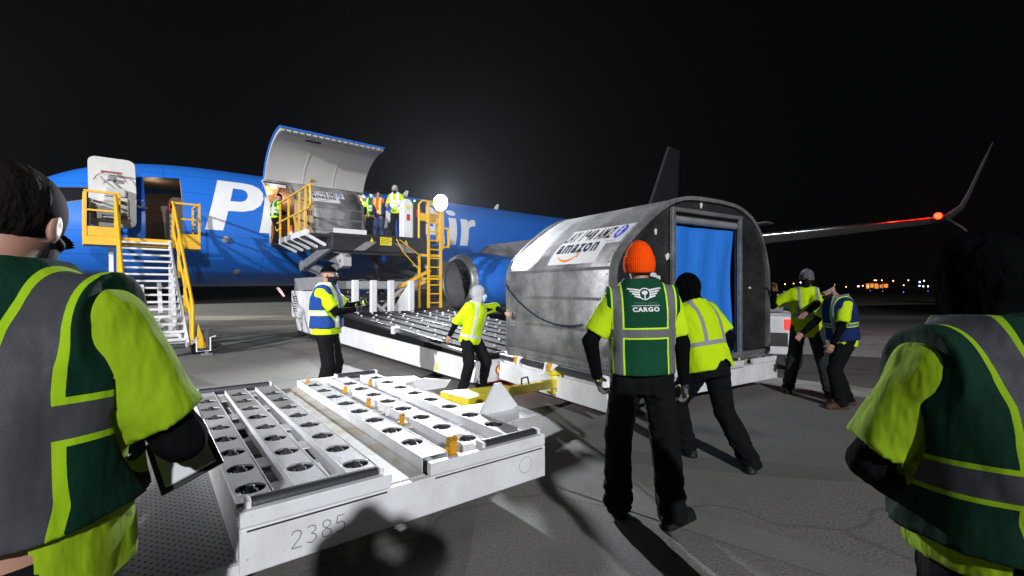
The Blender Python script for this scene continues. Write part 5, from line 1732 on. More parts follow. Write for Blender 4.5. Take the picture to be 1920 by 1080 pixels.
    if number:
        # hand-drawn number: thin strokes on the end beam
        seg = {'2': [(0, .78), (.10, .95), (.30, 1.0), (.50, .92), (.55, .74), (.45, .52), (.20, .25), (0, .02), (.60, 0)], '3': [(.02, .9), (.25, 1.0), (.5, .9), (.5, .65), (.25, .53), (.52, .42), (.56, .18), (.3, 0), (0, .08)],
               '8': [(.30, .52), (.06, .70), (.10, .92), (.30, 1.0), (.50, .92), (.54, .70), (.30, .52), (.03, .34), (.05, .08), (.30, 0), (.55, .08), (.57, .34), (.30, .52)], '5': [(.55, 1.0), (.10, .98), (.05, .56), (.30, .62), (.55, .48), (.56, .18), (.32, 0), (0, .06)]}
        u0, u1 = numpos
        cw = (u1 - u0) / len(number)
        for i, ch in enumerate(number):
            g = MB()
            pts = [Vector((u0 + i * cw + p[0] * cw * 1.15, -.0008, zb + .055 + p[1] * .085 + i * .004)) for p in seg[ch]]
            for a, b_ in zip(pts, pts[1:]):
                dd = (b_ - a).normalized(); nn = Vector((-dd.z, 0, dd.x)) * .0028
                g.add([a + nn, a - nn, b_ - nn, b_ + nn], [(0, 1, 2, 3)])
            g.build('digit', M['greyframe'], fb)
    return d
d1 = dolly((-1.24, 2.11, 0), R(38.0), 'empty white roller dolly numbered 2385 in front of the loader', 1.87, 3.12, [.088, .362, .632, 1.065, 1.39, 1.735], (.735, .97), .50, .50, .21, '2385', numpos=(.22, .50))
# drawbar side of the empty dolly
dw = M['dolly_white']
g = MB(); g.prism([(0, 0), (.55, .0), (.62, .08), (.30, .14), (0, .14)], (1.87, 2.35, .36), (1, 0, 0), (0, 0, 1), (0, 1, 0), .02)
g.prism([(0, 0), (.26, .10), (.30, .35), (0, .5)], (1.87, 2.3, .47), (1, 0, 0), (0, 1, 0), (0, 0, 1), .012); g.build('drawbar_plate', dw, d1)
g = MB(); g.prism([(0, 0), (.34, 0), (.40, .02), (.22, .24), (.16, .24)], (1.80, .72, .49), (1, 0, 0), (0, 0, 1), (0, 1, 0), .02); g.prism([(-.02, -.2), (.34, -.14), (.30, .42), (-.02, .45)], (1.86, .62, .478), (1, 0, 0), (0, 1, 0), (0, 0, 1), .012)
g.build('stop_plate', dw, d1)
d2 = dolly(tuple(CN + CX * -.06 + CY * -.10), math.atan2(CX.y, CX.x), 'white roller dolly carrying the silver container, its wheels hidden beneath', 3.32, 2.44, [.22, .50, .78, 1.10, 1.42, 1.72, 2.02, 2.32, 2.86, 3.12], (2.46, 2.70), 0, .525, .20, None, nrow=7)
for y0, y1 in ((.15, .95), (1.25, 1.75), (1.95, 2.35)):
    g = MB(); g.tube([(-.06, y0, .50), (-.06, y1, .50)], .042, 14); g.build('side_roller', M['steel_dark'], d2)
for y in (.10, 1.02, 1.18, 1.82, 1.90, 2.40):
    g = MB(); g.prism([(-.11, .40), (-.0, .40), (-.0, .54), (-.07, .56)], (0, y, 0), (1, 0, 0), (0, 0, 1), (0, 1, 0), .03); g.build('roller_lug', dw, d2)
for y in (1.08, 1.87):
    MB().box(-.10, -.01, y - .02, y + .05, .46, .56).build('latch', M['amber'], d2, bevel=.01)
g = MB(); g.box(-.13, -.10, .0, 2.44, .17, .43); g.build('side_skirt', dw, d2, bevel=.006)
MB().box(-.10, 0, .02, 2.42, .36, .40).build('side_ledge', dw, d2)

# yellow tow bar joining the two dollies
tb = empty('tow_bar', (-.45, 4.7, 0)); tag(tb, 'bright yellow tow bar coupling the empty dolly to the loaded one', 'tow bar')
A = Vector((-.18, -.05, .42)); B = Vector((.42, .48, .38)); C_ = Vector((.98, 1.10, .34))
dx = (C_ - A).normalized(); nx_ = Vector((-dx.y, dx.x, 0)).normalized()
g = MB(); L_ = (B - A).length
g.add([A + nx_ * .16 + Vector((0, 0, .05)), A - nx_ * .30 + Vector((0, 0, .05)), B - nx_ * .07 + Vector((0, 0, .06)), B + nx_ * .07 + Vector((0, 0, .06)),
       A + nx_ * .16 - Vector((0, 0, .05)), A - nx_ * .30 - Vector((0, 0, .05)), B - nx_ * .07 - Vector((0, 0, .06)), B + nx_ * .07 - Vector((0, 0, .06))],
      [(0, 1, 2, 3), (7, 6, 5, 4), (0, 4, 5, 1), (1, 5, 6, 2), (2, 6, 7, 3), (3, 7, 4, 0)])
g.build('wedge', M['lemon'], tb, bevel=.012)
MB().bar(B, C_, .09, .10).build('bar', M['lemon'], tb, bevel=.008)
g = MB(); q = B.lerp(C_, .25) + Vector((0, 0, .05)); g.tube([q, q + Vector((0, 0, .07)), q + dx * .10 + Vector((0, 0, .08)), q + dx * .12], .010, 8); g.build('handle', M['dark'], tb)
cp = MB()
o_ = C_ + dx * .02
for z in (-.12, .0, .12): cp.box(-.075, .075, -.03, .12, z - .012, z + .012, Matrix.Translation(o_) @ Matrix.Rotation(math.atan2(dx.x, -dx.y) * 0 + R(32), 4, 'Z'))
cp.box(.055, .08, -.03, .12, -.12, .13, Matrix.Translation(o_) @ Matrix.Rotation(R(32), 4, 'Z')); cp.cyl(o_ + Vector((-.01, .02, -.14)), o_ + Vector((-.01, .02, .15)), .035, 14)
cp.build('coupling', M['lemon'], tb, bevel=.005)

# ------------------------------------------------------------------ main deck loader
LA = R(38.3); LB = Vector((math.cos(LA), math.sin(LA), 0)); LT = Vector((-math.sin(LA), math.cos(LA), 0)); LO = Vector((-.52, 6.74, 0))
def lp(k, t, z=0): return LO + LB * k + LT * t + Vector((0, 0, z))
def loader():
    ld = empty('cargo_loader', LO, LA)
    tag(ld, 'large white cargo loader with black roller deck, scissor lift and raised platform', 'cargo loader')
    W = 3.25
    wm = M['white']
    # side panels and front
    g = MB(); g.prism([(.18, .13), (10.3, .20), (10.3, .66), (6.2, .60), (.6, .475), (.0, .46), (.0, .22), (.06, .14)], (0, 0, 0), (0, 1, 0), (0, 0, 1), (1, 0, 0), .05); g.build('side_panel', wm, ld, bevel=.01)
    g = MB(); g.prism([(.18, .13), (10.3, .20), (10.3, .66), (6.2, .60), (.6, .475), (.0, .46), (.0, .22), (.06, .14)], (W - .05, 0, 0), (0, 1, 0), (0, 0, 1), (1, 0, 0), .05); g.build('side_panel', wm, ld, bevel=.01)
    g = MB(); g.box(.052, W - .052, .0, .05, .13, .46); g.build('front_panel', wm, ld, bevel=.01)
    g = MB(); g.box(.05, W - .05, .055, 10.2, .10, .42); g.build('chassis', M['dark'], ld)
    MB().lathe([(0, .02), (.055, .018), (.06, 0)], (.42, -.001, .30), (0, -1, 0), 20).build('amber_lamp', emit('amber_lamp', (1, .38, .03), 1.6), ld, smooth=True)
    MB().lathe([(.058, .02), (.075, .02), (.075, 0), (.058, 0)], (.42, -.001, .30), (0, -1, 0), 20).build('lamp_bezel', M['red'], ld)
    MB().box(-.004, -.001, 3.05, 3.09, .28, .36).build('inspection_plate', M['lemon'], ld)
    g = MB(); g.prism([(0, 0), (.13, 0), (.065, .13)], (-.004, 1.10, .18), (0, 1, 0), (0, 0, 1), (-1, 0, 0), .002); g.build('warning_triangle', M['lemon'], ld)
    # roller deck, rising gently to the rear
    def dz(y): return .53 + (y - .05) * .056
    g = MB(); g.prism([(.02, .44), (.02, dz(0)), (6.35, dz(6.35)), (6.35, .55)], (.10, 0, 0), (0, 1, 0), (0, 0, 1), (1, 0, 0), W - .2); bed = g.build('roller_deck', paint('deck_black', (.008, .008, .009), .9, spec=.05), ld, bevel=.01)
    g = MB()
    for i in range(8):
        x0 = .22 + i * .37
        g.prism([(.15, dz(.15) + .002), (.15, dz(.15) + .02), (6.3, dz(6.3) + .02), (6.3, dz(6.3) + .002)], (x0, 0, 0), (0, 1, 0), (0, 0, 1), (1, 0, 0), .24)
    g.build('deck_plate', paint('black_deck_plate', (.007, .007, .009), .8, spec=.08, dirt=.5, dirtcol=(.02, .02, .02), dscale=5, bmp=.1), ld)
    for x in (1.27, 2.38):
        MB().bar((x, .25, dz(.25) + .03), (x, 6.2, dz(6.2) + .03), .028, .02).build('guide_rail', M['chrome'], ld)
    g = MB(); g.tube([(.12, .35, dz(.35) + .0), (.12, 3.0, dz(3.0))], .055, 16); g.build('edge_roller', M['chrome'], ld, smooth=True)
    g = MB(); g.tube([(.12, 3.12, dz(3.1) + .0), (.12, 6.2, dz(6.2))], .055, 16); g.build('edge_roller', M['dark'], ld, smooth=True)
    g = MB(); g.box(.05, .20, 3.0, 3.12, dz(3) - .08, dz(3) + .07); g.build('roller_bracket', wm, ld, bevel=.02)
    g = MB(); g.tube([(.06, .08, dz(0) - .03), (W - .06, .08, dz(0) - .03)], .06, 14); g.build('nose_roller', M['dark'], ld, smooth=True)
    rm = paint('pale_plastic_roller', (.42, .40, .33), .4, dirt=.4)
    pr = MB().lathe([(0, -.022), (.024, -.022), (.03, -.01), (.03, .01), (.024, .022), (0, .022)], (0, 0, 0), (0, 1, 0), 12).build('deck_roller', rm, ld, smooth=True)
    rows = []
    rr = random.Random(2)
    for j in range(12):
        for i in range(8):
            x = .34 + i * .37 + (.05 if j % 2 else -.05); y = .45 + j * .49
            rows.append((x, y))
    for idx, (x, y) in enumerate(rows[:96]):
        q = pr if idx == 0 else pr.copy()
        if idx: COL.objects.link(q); q.parent = ld
        q.location = (x, y, dz(y) + .028); q.rotation_euler = (0, 0, rr.choice((0, .6, -.6)))
    # four upright posts and the grey lift frame
    for k, z0, z1 in ((.46, .86, 1.74), (.95, .86, 1.74), (1.45, .86, 1.74), (2.05, .86, 1.74)):
        MB().box(k, k + .17, 6.42, 6.55, z0, z1).build('upright_post', wm, ld, bevel=.02)
    g = MB(); g.prism([(1.55, .88), (2.04, 1.60), (2.04, .88)], (0, 6.50, 0), (1, 0, 0), (0, 0, 1), (0, 1, 0), .03); g.build('post_gusset', wm, ld)
    g = MB(); g.bar((1.3, 6.7, .9), (2.0, 6.7, 1.55), .08); g.bar((1.0, 6.6, 1.2), (1.4, 6.6, .9), .07); g.build('brace', wm, ld)
    fm = paint('lift_frame_grey', (.30, .30, .31), .5, dirt=.4)
    g = MB(); g.box(0, .18, 6.75, 10.5, 1.46, 1.84); g.box(W - .45, W - .27, 6.75, 10.5, 1.46, 1.84); g.box(.182, W - .452, 10.3, 10.48, 1.46, 1.84); g.box(.182, W - .452, 6.9, 7.0, 1.50, 1.72); g.build('lift_frame', fm, ld, bevel=.02)
    # power unit and cabinets at the far left
    g = MB(); g.box(-.10, .75, 9.55, 10.45, .60, 1.45); cab = g.build('power_unit', wm, ld, bevel=.03)
    g = MB()
    for i in range(7): g.box(-.107, -.101, 9.75, 10.2, .80 + i * .075, .83 + i * .075)
    g.build('louvre', M['dark'], cab)
    g = MB(); g.box(.05, .4, 8.6, 9.5, .62, 1.44); g.build('control_cabinet', wm, ld, bevel=.02)
    g = MB(); g.box(.12, .24, 8.592, 8.599, 1.05, 1.3); g.build('warning_label', M['red'], ld)
    g = MB(); g.box(.5, 2.9, 6.9, 9.6, .45, 1.35); g.build('machinery', M['dark'], ld, bevel=.05)
    rr = random.Random(11)
    g = MB()
    for i in range(16):
        x = rr.uniform(.3, 2.8); z = rr.uniform(.8, 1.4)
        g.tube([(x, 6.86, z), (x + rr.uniform(-.3, .3), 6.72, z + rr.uniform(-.2, .2)), (x + rr.uniform(-.5, .5), 6.86, z + rr.uniform(-.3, .3))], rr.uniform(.012, .03), 6)
    g.build('hydraulic_hoses', M['steel'], ld)
    for k, t in ((.25, 8.0), (.25, 9.3), (W - .3, 8.0), (W - .3, 9.4)):
        MB().lathe([(0, -.13), (.2, -.13), (.36, -.11), (.40, 0), (.36, .11), (.2, .13), (0, .13)], (k, t, .40), (1, 0, 0), 26).build('wheel', M['rubber'], ld, smooth=True)
    # scissor arms
    am = paint('scissor_arm_grey', (.19, .19, .20), .45, dirt=.4)
    lm = paint('scissor_head_grey', (.42, .42, .43), .5, dirt=.3)
    for k in (.12, W - .55):
        g = MB(); g.bar((k, 6.95, 2.70), (k, 9.85, 2.22), .12, .26); g.bar((k + .14, 7.1, 1.80), (k + .14, 9.85, 2.22), .12, .26); g.cyl((k - .10, 9.85, 2.22), (k + .26, 9.85, 2.22), .17, 18)
        g.build('scissor_arm', am, ld, bevel=.02)
        g = MB(); g.bar((k + .3, 10.0, 2.68), (k + .3, 7.15, 2.28), .12, .24); g.bar((k + .44, 9.9, 1.80), (k + .44, 7.15, 2.28), .12, .24); g.build('scissor_arm', am, ld, bevel=.02)
        g = MB(); g.prism([(-.30, .10), (.12, .20), (.26, .08), (.26, -.16), (.10, -.22), (-.10, -.04)], (k + .22, 7.15, 2.28), (0, -1, 0), (0, 0, 1), (1, 0, 0), .26); hd = g.build('pivot_head', lm, ld, bevel=.02)
        g = MB(); g.box(k + .212, k + .219, 7.02, 7.10, 2.22, 2.30); g.build('pivot_slot', M['dark'], hd)
    g = MB()
    for k in (.12, W - .55):
        for i in range(16):
            t = i / 16; p = Vector((k - .062, 9.7, 2.19)).lerp(Vector((k - .062, 7.5, 1.88)), t); g.box(p.x - .004, p.x, p.y - .035, p.y + .035, p.z - .03, p.z + .03)
    g.build('arm_rib', M['dark'], ld)
    g = MB(); g.tube([(1.6, 7.3, 1.3), (1.6, 7.9, 2.6)], .11, 14); g.tube([(1.6, 7.9, 2.3), (1.6, 8.2, 2.75)], .06, 12); g.build('lift_cylinder', M['dark'], ld)
    g = MB(); g.tube([(.2, 7.2, 2.52), (W - .4, 7.2, 2.52)], .05, 10); g.build('cross_shaft', M['steel'], ld)
    # raised platform
    ZP = 2.98; PW = 2.70
    pm_ = M['dark']
    g = MB(); g.box(0, PW, 6.62, 10.55, ZP - .12, ZP); g.box(0, PW, 6.62, 6.72, ZP - .46, ZP - .122); g.prism([(6.72, ZP - .122), (10.5, ZP - .122), (10.3, ZP - .30), (6.9, ZP - .40)], (.02, 0, 0), (0, 1, 0), (0, 0, 1), (1, 0, 0), .1); g.prism([(6.72, ZP - .122), (10.5, ZP - .122), (10.3, ZP - .30), (6.9, ZP - .40)], (PW - .12, 0, 0), (0, 1, 0), (0, 0, 1), (1, 0, 0), .1)
    pf = g.build('lift_platform', pm_, ld, bevel=.01)
    for k in (.55, 2.05):
        g = MB(); s_ = 1 if k < 1 else -1
        g.prism([(k, ZP - .45), (k + .28, ZP - .45), (k + .28 + s_ * .35, ZP - .20), (k + s_ * .35, ZP - .20)], (0, 6.60, 0), (1, 0, 0), (0, 0, 1), (0, 1, 0), .02)
        g.build('platform_brace', M['greyframe'], ld)
    g = MB()
    for k in (.98, 1.98): g.prism([(k, ZP - .22), (k + .13, ZP - .22), (k + .065, ZP - .08)], (0, 6.617, 0), (1, 0, 0), (0, 0, 1), (0, -1, 0), .004)
    g.build('warning_triangle', M['lemon'], ld)
    g = MB(); g.box(1.28, 1.62, 6.612, 6.617, ZP - .27, ZP - .05); wp = g.build('warning_placard', M['lemon'], ld)
    g = MB()
    for i in range(3):
        for j in range(4 + i % 2): g.box(1.31 + j * .06, 1.345 + j * .06, 6.609, 6.611, ZP - .11 - i * .055, ZP - .085 - i * .055)
    g.build('placard_print', M['black_ink'], wp)
    g = MB(); g.box(0.02, .9, 6.61, 6.618, ZP - .02, ZP + .10); g.build('white_kerb', wm, ld)
    # side catwalk on the left with white edged panels
    g = MB(); g.box(-.50, -.01, 7.0, 10.6, ZP - .10, ZP - .02); cw = g.build('catwalk', pm_, ld)
    for i in range(5):
        t = 7.0 + i * .75
        g = MB(); g.prism([(-.54, ZP + .06), (-.54, ZP - .10), (-.10, ZP - .34), (-.04, ZP - .34), (-.04, ZP - .28), (-.46, ZP - .06), (-.46, ZP + .06)], (0, t, 0), (1, 0, 0), (0, 0, 1), (0, 1, 0), .09); g.build('catwalk_bracket', wm, ld)
        if i < 4:
            g = MB(); g.box(-.535, -.505, t + .12, t + .70, ZP - .08, ZP + .08); g.build('edge_panel', wm if i < 2 else fm, ld, bevel=.01)
    g = MB(); x = -.46
    ty = [7.05, 7.2, 8.35, 10.0, 10.65]
    g.tube([(x, 10.7, ZP + 1.22), (x, 7.2, ZP + 1.22), (x, 6.95, ZP + 1.20), (x, 6.88, ZP + 1.05), (x, 6.88, ZP + .70), (x, 7.0, ZP + .62), (x, 10.7, ZP + .62)], .032, 8)
    g.tube([(x, 10.7, ZP + 1.22), (x, 10.85, ZP + 1.0), (x, 10.85, ZP + .5), (x, 10.7, ZP + .38), (x, 10.2, ZP + .40)], .032, 8)
    for t in (7.35, 8.0, 9.2, 10.3): g.bar((x, t, ZP - .05), (x, t, ZP + 1.22), .05)
    g.bar((x, 8.0, ZP - .05), (x, 8.6, ZP + .6), .04)
    g.build('guard_rail', M['yellow'], ld)
    # right hand operator side: rail, console, ladder
    g = MB(); g.box(PW, PW + .5, 6.7, 9.2, ZP - .10, ZP - .02); g.build('operator_catwalk', pm_, ld)
    g = MB(); g.prism([(0, 0), (.30, 0), (.30, 1.0), (.20, 1.12), (.06, 1.12), (0, 1.0)], (2.03, 6.75, ZP), (1, 0, 0), (0, 0, 1), (0, 1, 0), .30); cs = g.build('control_console', wm, ld, bevel=.02)
    g = MB(); g.box(2.332, 2.75, 6.75, 7.1, ZP, ZP + 1.12); g.build('console_cabinet', M['dark'], cs, bevel=.02)
    g = MB(); g.box(2.42, 2.60, 6.742, 6.749, ZP + .62, ZP + .84); g.box(2.13, 2.23, 6.742, 6.749, ZP + .5, ZP + .68); g.build('console_sticker', M['red'], cs)
    g = MB(); g.lathe([(0, .0), (.06, 0), (.06, .006)], (2.18, 6.745, ZP + .88), (0, -1, 0), 16); g.build('console_badge', M['lemon'], cs)
    MB().lathe([(0, 0), (.02, 0), (.02, .01)], (2.36, 6.72, ZP + 1.08), (0, -1, .3), 10).build('green_indicator', emit('green_indicator', (.1, 1, .2), 12), cs)
    g = MB(); y = 6.62
    g.tube([(2.45, y, ZP), (2.45, y, ZP + .98), (2.55, y, ZP + 1.10), (3.05, y, ZP + 1.10)], .032, 8); g.bar((2.45, y, ZP + .62), (3.05, y, ZP + .62), .05, .22)
    g.bar((3.05, y, ZP - .1), (3.05, y, ZP + 1.25), .07); g.bar((3.05, 7.6, ZP - .1), (3.05, 7.6, ZP + 1.1), .05); g.bar((3.05, y, ZP + 1.1), (3.05, 9.1, ZP + 1.1), .045); g.bar((3.05, y, ZP + .55), (3.05, 9.1, ZP + .55), .04); g.bar((3.05, 9.1, ZP - .1), (3.05, 9.1, ZP + 1.1), .05)
    g.build('operator_rail', M['yellow'], ld)
    for nm, x0 in (('ladder', 2.70),):
        g = MB(); y = 6.50
        for x in (x0, x0 + .40): g.bar((x, y, .95), (x, y, ZP + 1.05), .065)
        for i in range(12): g.bar((x0, y, 1.1 + i * .26), (x0 + .40, y, 1.1 + i * .26), .035)
        g.bar((x0 - .25, y + .05, ZP - .50), (x0 + .4, y + .05, ZP - .50), .07); g.bar((x0 - .2, y + .2, .95), (x0 - .2, y + .2, ZP - .5), .06)
        g.bar((x0 - .9, y + .1, 1.55), (x0 + .1, y + .1, 2.05), .08); g.bar((x0 - .9, y + .1, 1.30), (x0 + .1, y + .1, 1.80), .06); g.bar((x0 - .2, y, 1.8), (x0 + .4, y, 1.8), .06)
        g.tube([(x0 - .3, y, ZP - .5), (x0 - .9, y, ZP - .1)], .015, 6); g.tube([(x0 - .35, y, 2.1), (x0 - .8, y, 2.55), (x0 - 1.0, y, 2.9)], .015, 6)
        g.build(nm, M['yellow'], ld)
    g = MB(); g.box(2.75, 3.05, 6.60, 6.68, 1.0, ZP - .2); g.build('ladder_chain_guard', M['dark'], ld)
    # work lamp on its post
    g = MB(); g.bar((3.17, 6.5, ZP - .3), (3.17, 6.5, ZP + .90), .05); g.bar((2.95, 6.5, ZP + .86), (3.2, 6.5, ZP + .86), .05); g.bar((3.38, 6.52, ZP - .25), (3.38, 6.52, ZP + .35), .05); g.bar((3.1, 6.52, ZP - .22), (3.4, 6.52, ZP - .22), .05); g.bar((3.1, 6.52, ZP + .33), (3.4, 6.52, ZP + .33), .05); g.build('lamp_post', M['yellow'], ld)
    aim = Vector((.10, -1, -.18)).normalized()
    hd = MB(); hd.lathe([(0, -.16), (.16, -.13), (.24, -.03), (.25, .0), (.235, .0)], (3.02, 6.36, 4.03), aim, 28); lh = hd.build('work_lamp', M['dark'], ld, smooth=True)
    MB().lathe([(0, .0), (.235, .0)], (3.02, 6.36, 4.03), aim, 28).build('lamp_glass', emit('white_lamp_glass', (.88, .93, 1), 90), lh)
    l = bpy.data.lights.new('work_lamp_beam', 'SPOT'); l.energy = 7000; l.color = (.88, .93, 1); l.spot_size = R(150); l.spot_blend = .6; l.shadow_soft_size = .12
    lo = bpy.data.objects.new('work_lamp_beam', l); COL.objects.link(lo)
    lo.location = lp(3.02, 6.36, 4.03) + LB * (aim.x * .1) + LT * (aim.y * .1)
    wd = LB * .10 - LT * 1 + Vector((0, 0, -.35))
    lo.rotation_euler = wd.to_track_quat('-Z', 'Y').to_euler()
    # red marker lamp under the front corner
    MB().box(.9, 1.05, -.02, -.002, .14, .18).build('red_marker_lamp', emit('red_marker_lamp', (1, .03, .01), 14), ld)
    l = bpy.data.lights.new('red_marker_glow', 'POINT'); l.energy = 16; l.color = (1, .05, .03); l.shadow_soft_size = .03
    lo = bpy.data.objects.new('red_marker_glow', l); COL.objects.link(lo); lo.location = lp(1.0, -.32, .22)
loader()
c2 = lp(2.30, 10.55)
container((c2.x, c2.y, 2.99), LA + R(90), 'dull silver container entering the open cargo door from the raised platform', (-.45, .18), False)

# ------------------------------------------------------------------ small things
def cone(x, y, z, h, label):
    c = empty('traffic_cone', (x, y, z)); tag(c, label, 'traffic cone', 'orange and white traffic cones')
    g = MB(); g.box(-h * .28, h * .28, -h * .28, h * .28, 0, h * .05); g.lathe([(h * .21, h * .05), (h * .15, h * .34)], (0, 0, 0), (0, 0, 1), 20); g.lathe([(h * .11, h * .6), (h * .045, h), (0, h)], (0, 0, 0), (0, 0, 1), 20); g.build('cone_body', M['orange_plastic'], c)
    g = MB(); g.lathe([(h * .152, h * .34), (h * .112, h * .6)], (0, 0, 0), (0, 0, 1), 20); g.build('white_band', M['white'], c)
cone(-3.05, 16.9, 0, .95, 'traffic cone on the ground behind the yellow ladder')
p = lp(-.2, 10.0, 2.98); cone(p.x, p.y, p.z, .5, 'small traffic cone on the raised platform beside the container')
# red and white streamer
sp = P0 + DV * 6.55 + NV * 1.0
sm_, nt_, b_ = mk('red_white_streamer')
sx_ = nt_.nodes.new('ShaderNodeSeparateXYZ'); nt_.links.new(coords(nt_), sx_.inputs[0])
nt_.links.new(mixc(nt_, mathn(nt_, 'GREATER_THAN', mathn(nt_, 'FRACT', mathn(nt_, 'MULTIPLY', mathn(nt_, 'ADD', sx_.outputs[0], sx_.outputs[2]), 7)), .5), (.7, .7, .7), (.4, .02, .04)), b_.inputs['Base Color'])
g = MB()
g.add([(-.0, 0, 1.50), (.16, 0, 1.50), (.34, .03, 1.27), (.18, .03, 1.24), (.52, .0, 1.02), (.38, 0, .98)], [(0, 1, 2, 3), (3, 2, 4, 5)])
st_ = g.build('warning_streamer', sm_); st_.scale = (.55, .55, .55); st_.location = (-7.22, 14.2, .72); tag(st_, 'red and white striped streamer hanging under the blue fuselage', 'streamer')
so = st_.modifiers.new('thickness', 'SOLIDIFY'); so.thickness = .004
# carton on the platform
bp = lp(-.12, 8.9, 2.98)
cb = empty('cardboard_box', (bp.x, bp.y, bp.z), LA + R(-8)); tag(cb, 'tall brown cardboard box standing on the platform behind the yellow rail', 'box')
g = MB(); g.box(-.22, .28, 0, .4, 0, 1.2); g.build('carton', M['cardboard'], cb, bevel=.01)
g = MB(); g.box(.0, .06, -.004, -.001, 0.02, 1.18); g.build('tape', M['cream'], cb)
g = MB()
for i in range(3): g.box(.09 + i * .05, .12 + i * .05, -.004, -.001, .7, .85)
g.build('print', M['black_ink'], cb)

# baggage tractor behind the container
tr = empty('baggage_tractor', (4.42, 8.3, 0), R(-20)); tag(tr, 'white baggage tractor with a red tail light behind the silver container', 'tractor')
g = MB(); g.prism([(0, .35), (0, 1.02), (.12, 1.08), (1.2, 1.08), (1.3, .98), (2.9, .92), (3.0, .85), (3.0, .35)], (-.65, 0, 0), (0, 1, 0), (0, 0, 1), (1, 0, 0), 1.3); body_ = g.build('body', M['white'], tr, bevel=.03)
for x in (-.72, .56):
    for y in (.55, 2.45):
        wv = MB().lathe([(0, -.1), (.18, -.1), (.33, -.09), (.36, -.03), (.36, .03), (.33, .09), (.18, .1), (0, .1)], (x + .08, y, .36), (1, 0, 0), 26).build('wheel', M['rubber'], tr, smooth=True)
        MB().lathe([(0, -.11), (.15, -.11), (.17, -.08), (.17, .08), (.15, .11), (0, .11)], (x + .08, y, .36), (1, 0, 0), 20).build('rim', M['white'], wv)
for x in (-.55, .40): MB().box(x, x + .13, -.03, -.002, .80, .98).build('tail_light', emit('red_tail_light', (1, .03, .02), 1.2), tr, bevel=.01)
g = MB(); g.box(-.3, .3, 1.35, 1.5, 1.0, 1.5); g.box(-.3, .3, .9, 1.35, 1.05, 1.2); g.build('seat', M['dark'], tr, bevel=.04)
g = MB(); g.tube([(0, 2.0, .95), (0, 1.75, 1.35)], .03, 8); g.lathe([(.17, -.012), (.19, 0), (.17, .012), (.16, 0), (.17, -.012)], (0, 1.73, 1.37), (0, -.5, .86), 20); g.build('steering_wheel', M['dark'], tr)
g = MB(); g.box(-.45, .45, -.008, -.001, .5, .74); g.box(-.1, .1, -.05, -.001, .36, .46); g.build('rear_hitch', M['dark'], tr)
g = MB(); g.box(-.35, -.05, .15, .55, 1.09, 1.35); g.box(.05, .42, .2, .6, 1.09, 1.42); g.build('tool_box', M['greyframe'], tr, bevel=.02)

# far airfield: lit buildings and lamps
def far():
    wallm = paint('far_wall', (.25, .2, .16), .8)
    warm = emit('sodium_lit_window', (1, .33, .07), 1.1); warm2 = emit('sodium_lamp', (1, .5, .22), 9); cool = emit('cool_lamp', (.7, .8, 1), 9); blue = emit('blue_taxiway_lamp', (.12, .25, 1), 5); red = emit('red_lamp', (1, .12, .04), 8)
    D = 560.0
    def px(x): return (x - 960) / 870 * D
    for i, (x0, x1, h) in enumerate(((1623, 1647, 9.5), (1653, 1664, 7.5), (1666, 1686, 9.0))):
        labs = ('long hangar glowing orange at the far edge of the airfield', 'small shed glowing orange between the two far hangars', 'taller hangar glowing orange with a lamp above its roof')
        hg = empty('hangar', (px(x0), D + i * 8, 0)); tag(hg, labs[i], 'hangar', 'lit hangars across the airfield')
        w = px(x1) - px(x0)
        g = MB(); g.prism([(0, 0), (w, 0), (w, h * .8), (w / 2, h), (0, h * .8)], (0, 0, 0), (1, 0, 0), (0, 0, 1), (0, 1, 0), 20); g.build('wall', wallm, hg)
        n = max(2, int(w / 5))
        for k in range(n):
            MB().box(.6 + k * w / n, w / n * (k + 1) - .6, -.05, -.01, 1.0 + (k % 2), h * .72).build('lit_doorway', warm, hg)  # added glowing panels stand in for orange lamplight on the walls
    pts = [(1596, 536, 0), (1603, 536, 0), (1612, 537, 0), (1626, 526, 0), (1636, 526, 0), (1656, 527, 0), (1683, 526, 0), (1703, 529, 1), (1710, 527, 1), (1722, 537, 4), (1732, 536, 4), (1700, 536, 1), (1706, 537, 1), (1714, 537, 1), (1470, 532, 0), (1482, 530, 1), (1488, 530, 1), (1453, 533, 0), (1614, 526, 0), (1766, 532, 0), (1772, 532, 0), (1540, 534, 0), (1420, 533, 0), (1560, 538, 0), (1745, 539, 0), (1662, 535, 0), (1580, 537, 1)]
    protos = {}
    for i, (x, y, c) in enumerate(pts):
        m = (warm2, cool, blue, blue, red)[c]
        z = (540 - y) / 870 * D + CAM_H
        o = empty('airfield_lamp', (px(x), D - 12 - i * .5, 0))
        tag(o, ('orange', 'white', 'blue', 'blue', 'red')[c] + ' lamp on a thin mast in the row of lights on the horizon', 'lamp', ('orange', 'white', 'blue', 'blue', 'red')[c] + ' mast lamps on the horizon')
        MB().cyl((0, 0, 0), (0, 0, z), .08, 6).build('mast', wallm, o)
        r = .55 if c != 1 else .7
        MB().lathe([(0, -r), (r * .7, -r * .7), (r, 0), (r * .7, r * .7), (0, r)], (0, -.2, z), (0, 0, 1), 8).build('lamp_head', m, o)
    for i, (x, y) in enumerate(((1694, 548), (1632, 545), (1655, 546), (1560, 546), (1470, 547), (1768, 545), (1740, 546))):
        Y = 1.2 * 870 / (y - 540)
        o = empty('taxiway_lamp', ((x - 960) / 870 * Y, Y, 0)); tag(o, 'low blue taxiway lamp on the dark ground short of the horizon', 'lamp', 'blue taxiway lamps')
        MB().cyl((0, 0, 0), (0, 0, .3), .05, 8).build('stem', wallm, o)
        MB().lathe([(0, .3), (.09, .31), (.09, .42), (0, .46)], (0, 0, 0), (0, 0, 1), 10).build('lens', blue, o)
far()
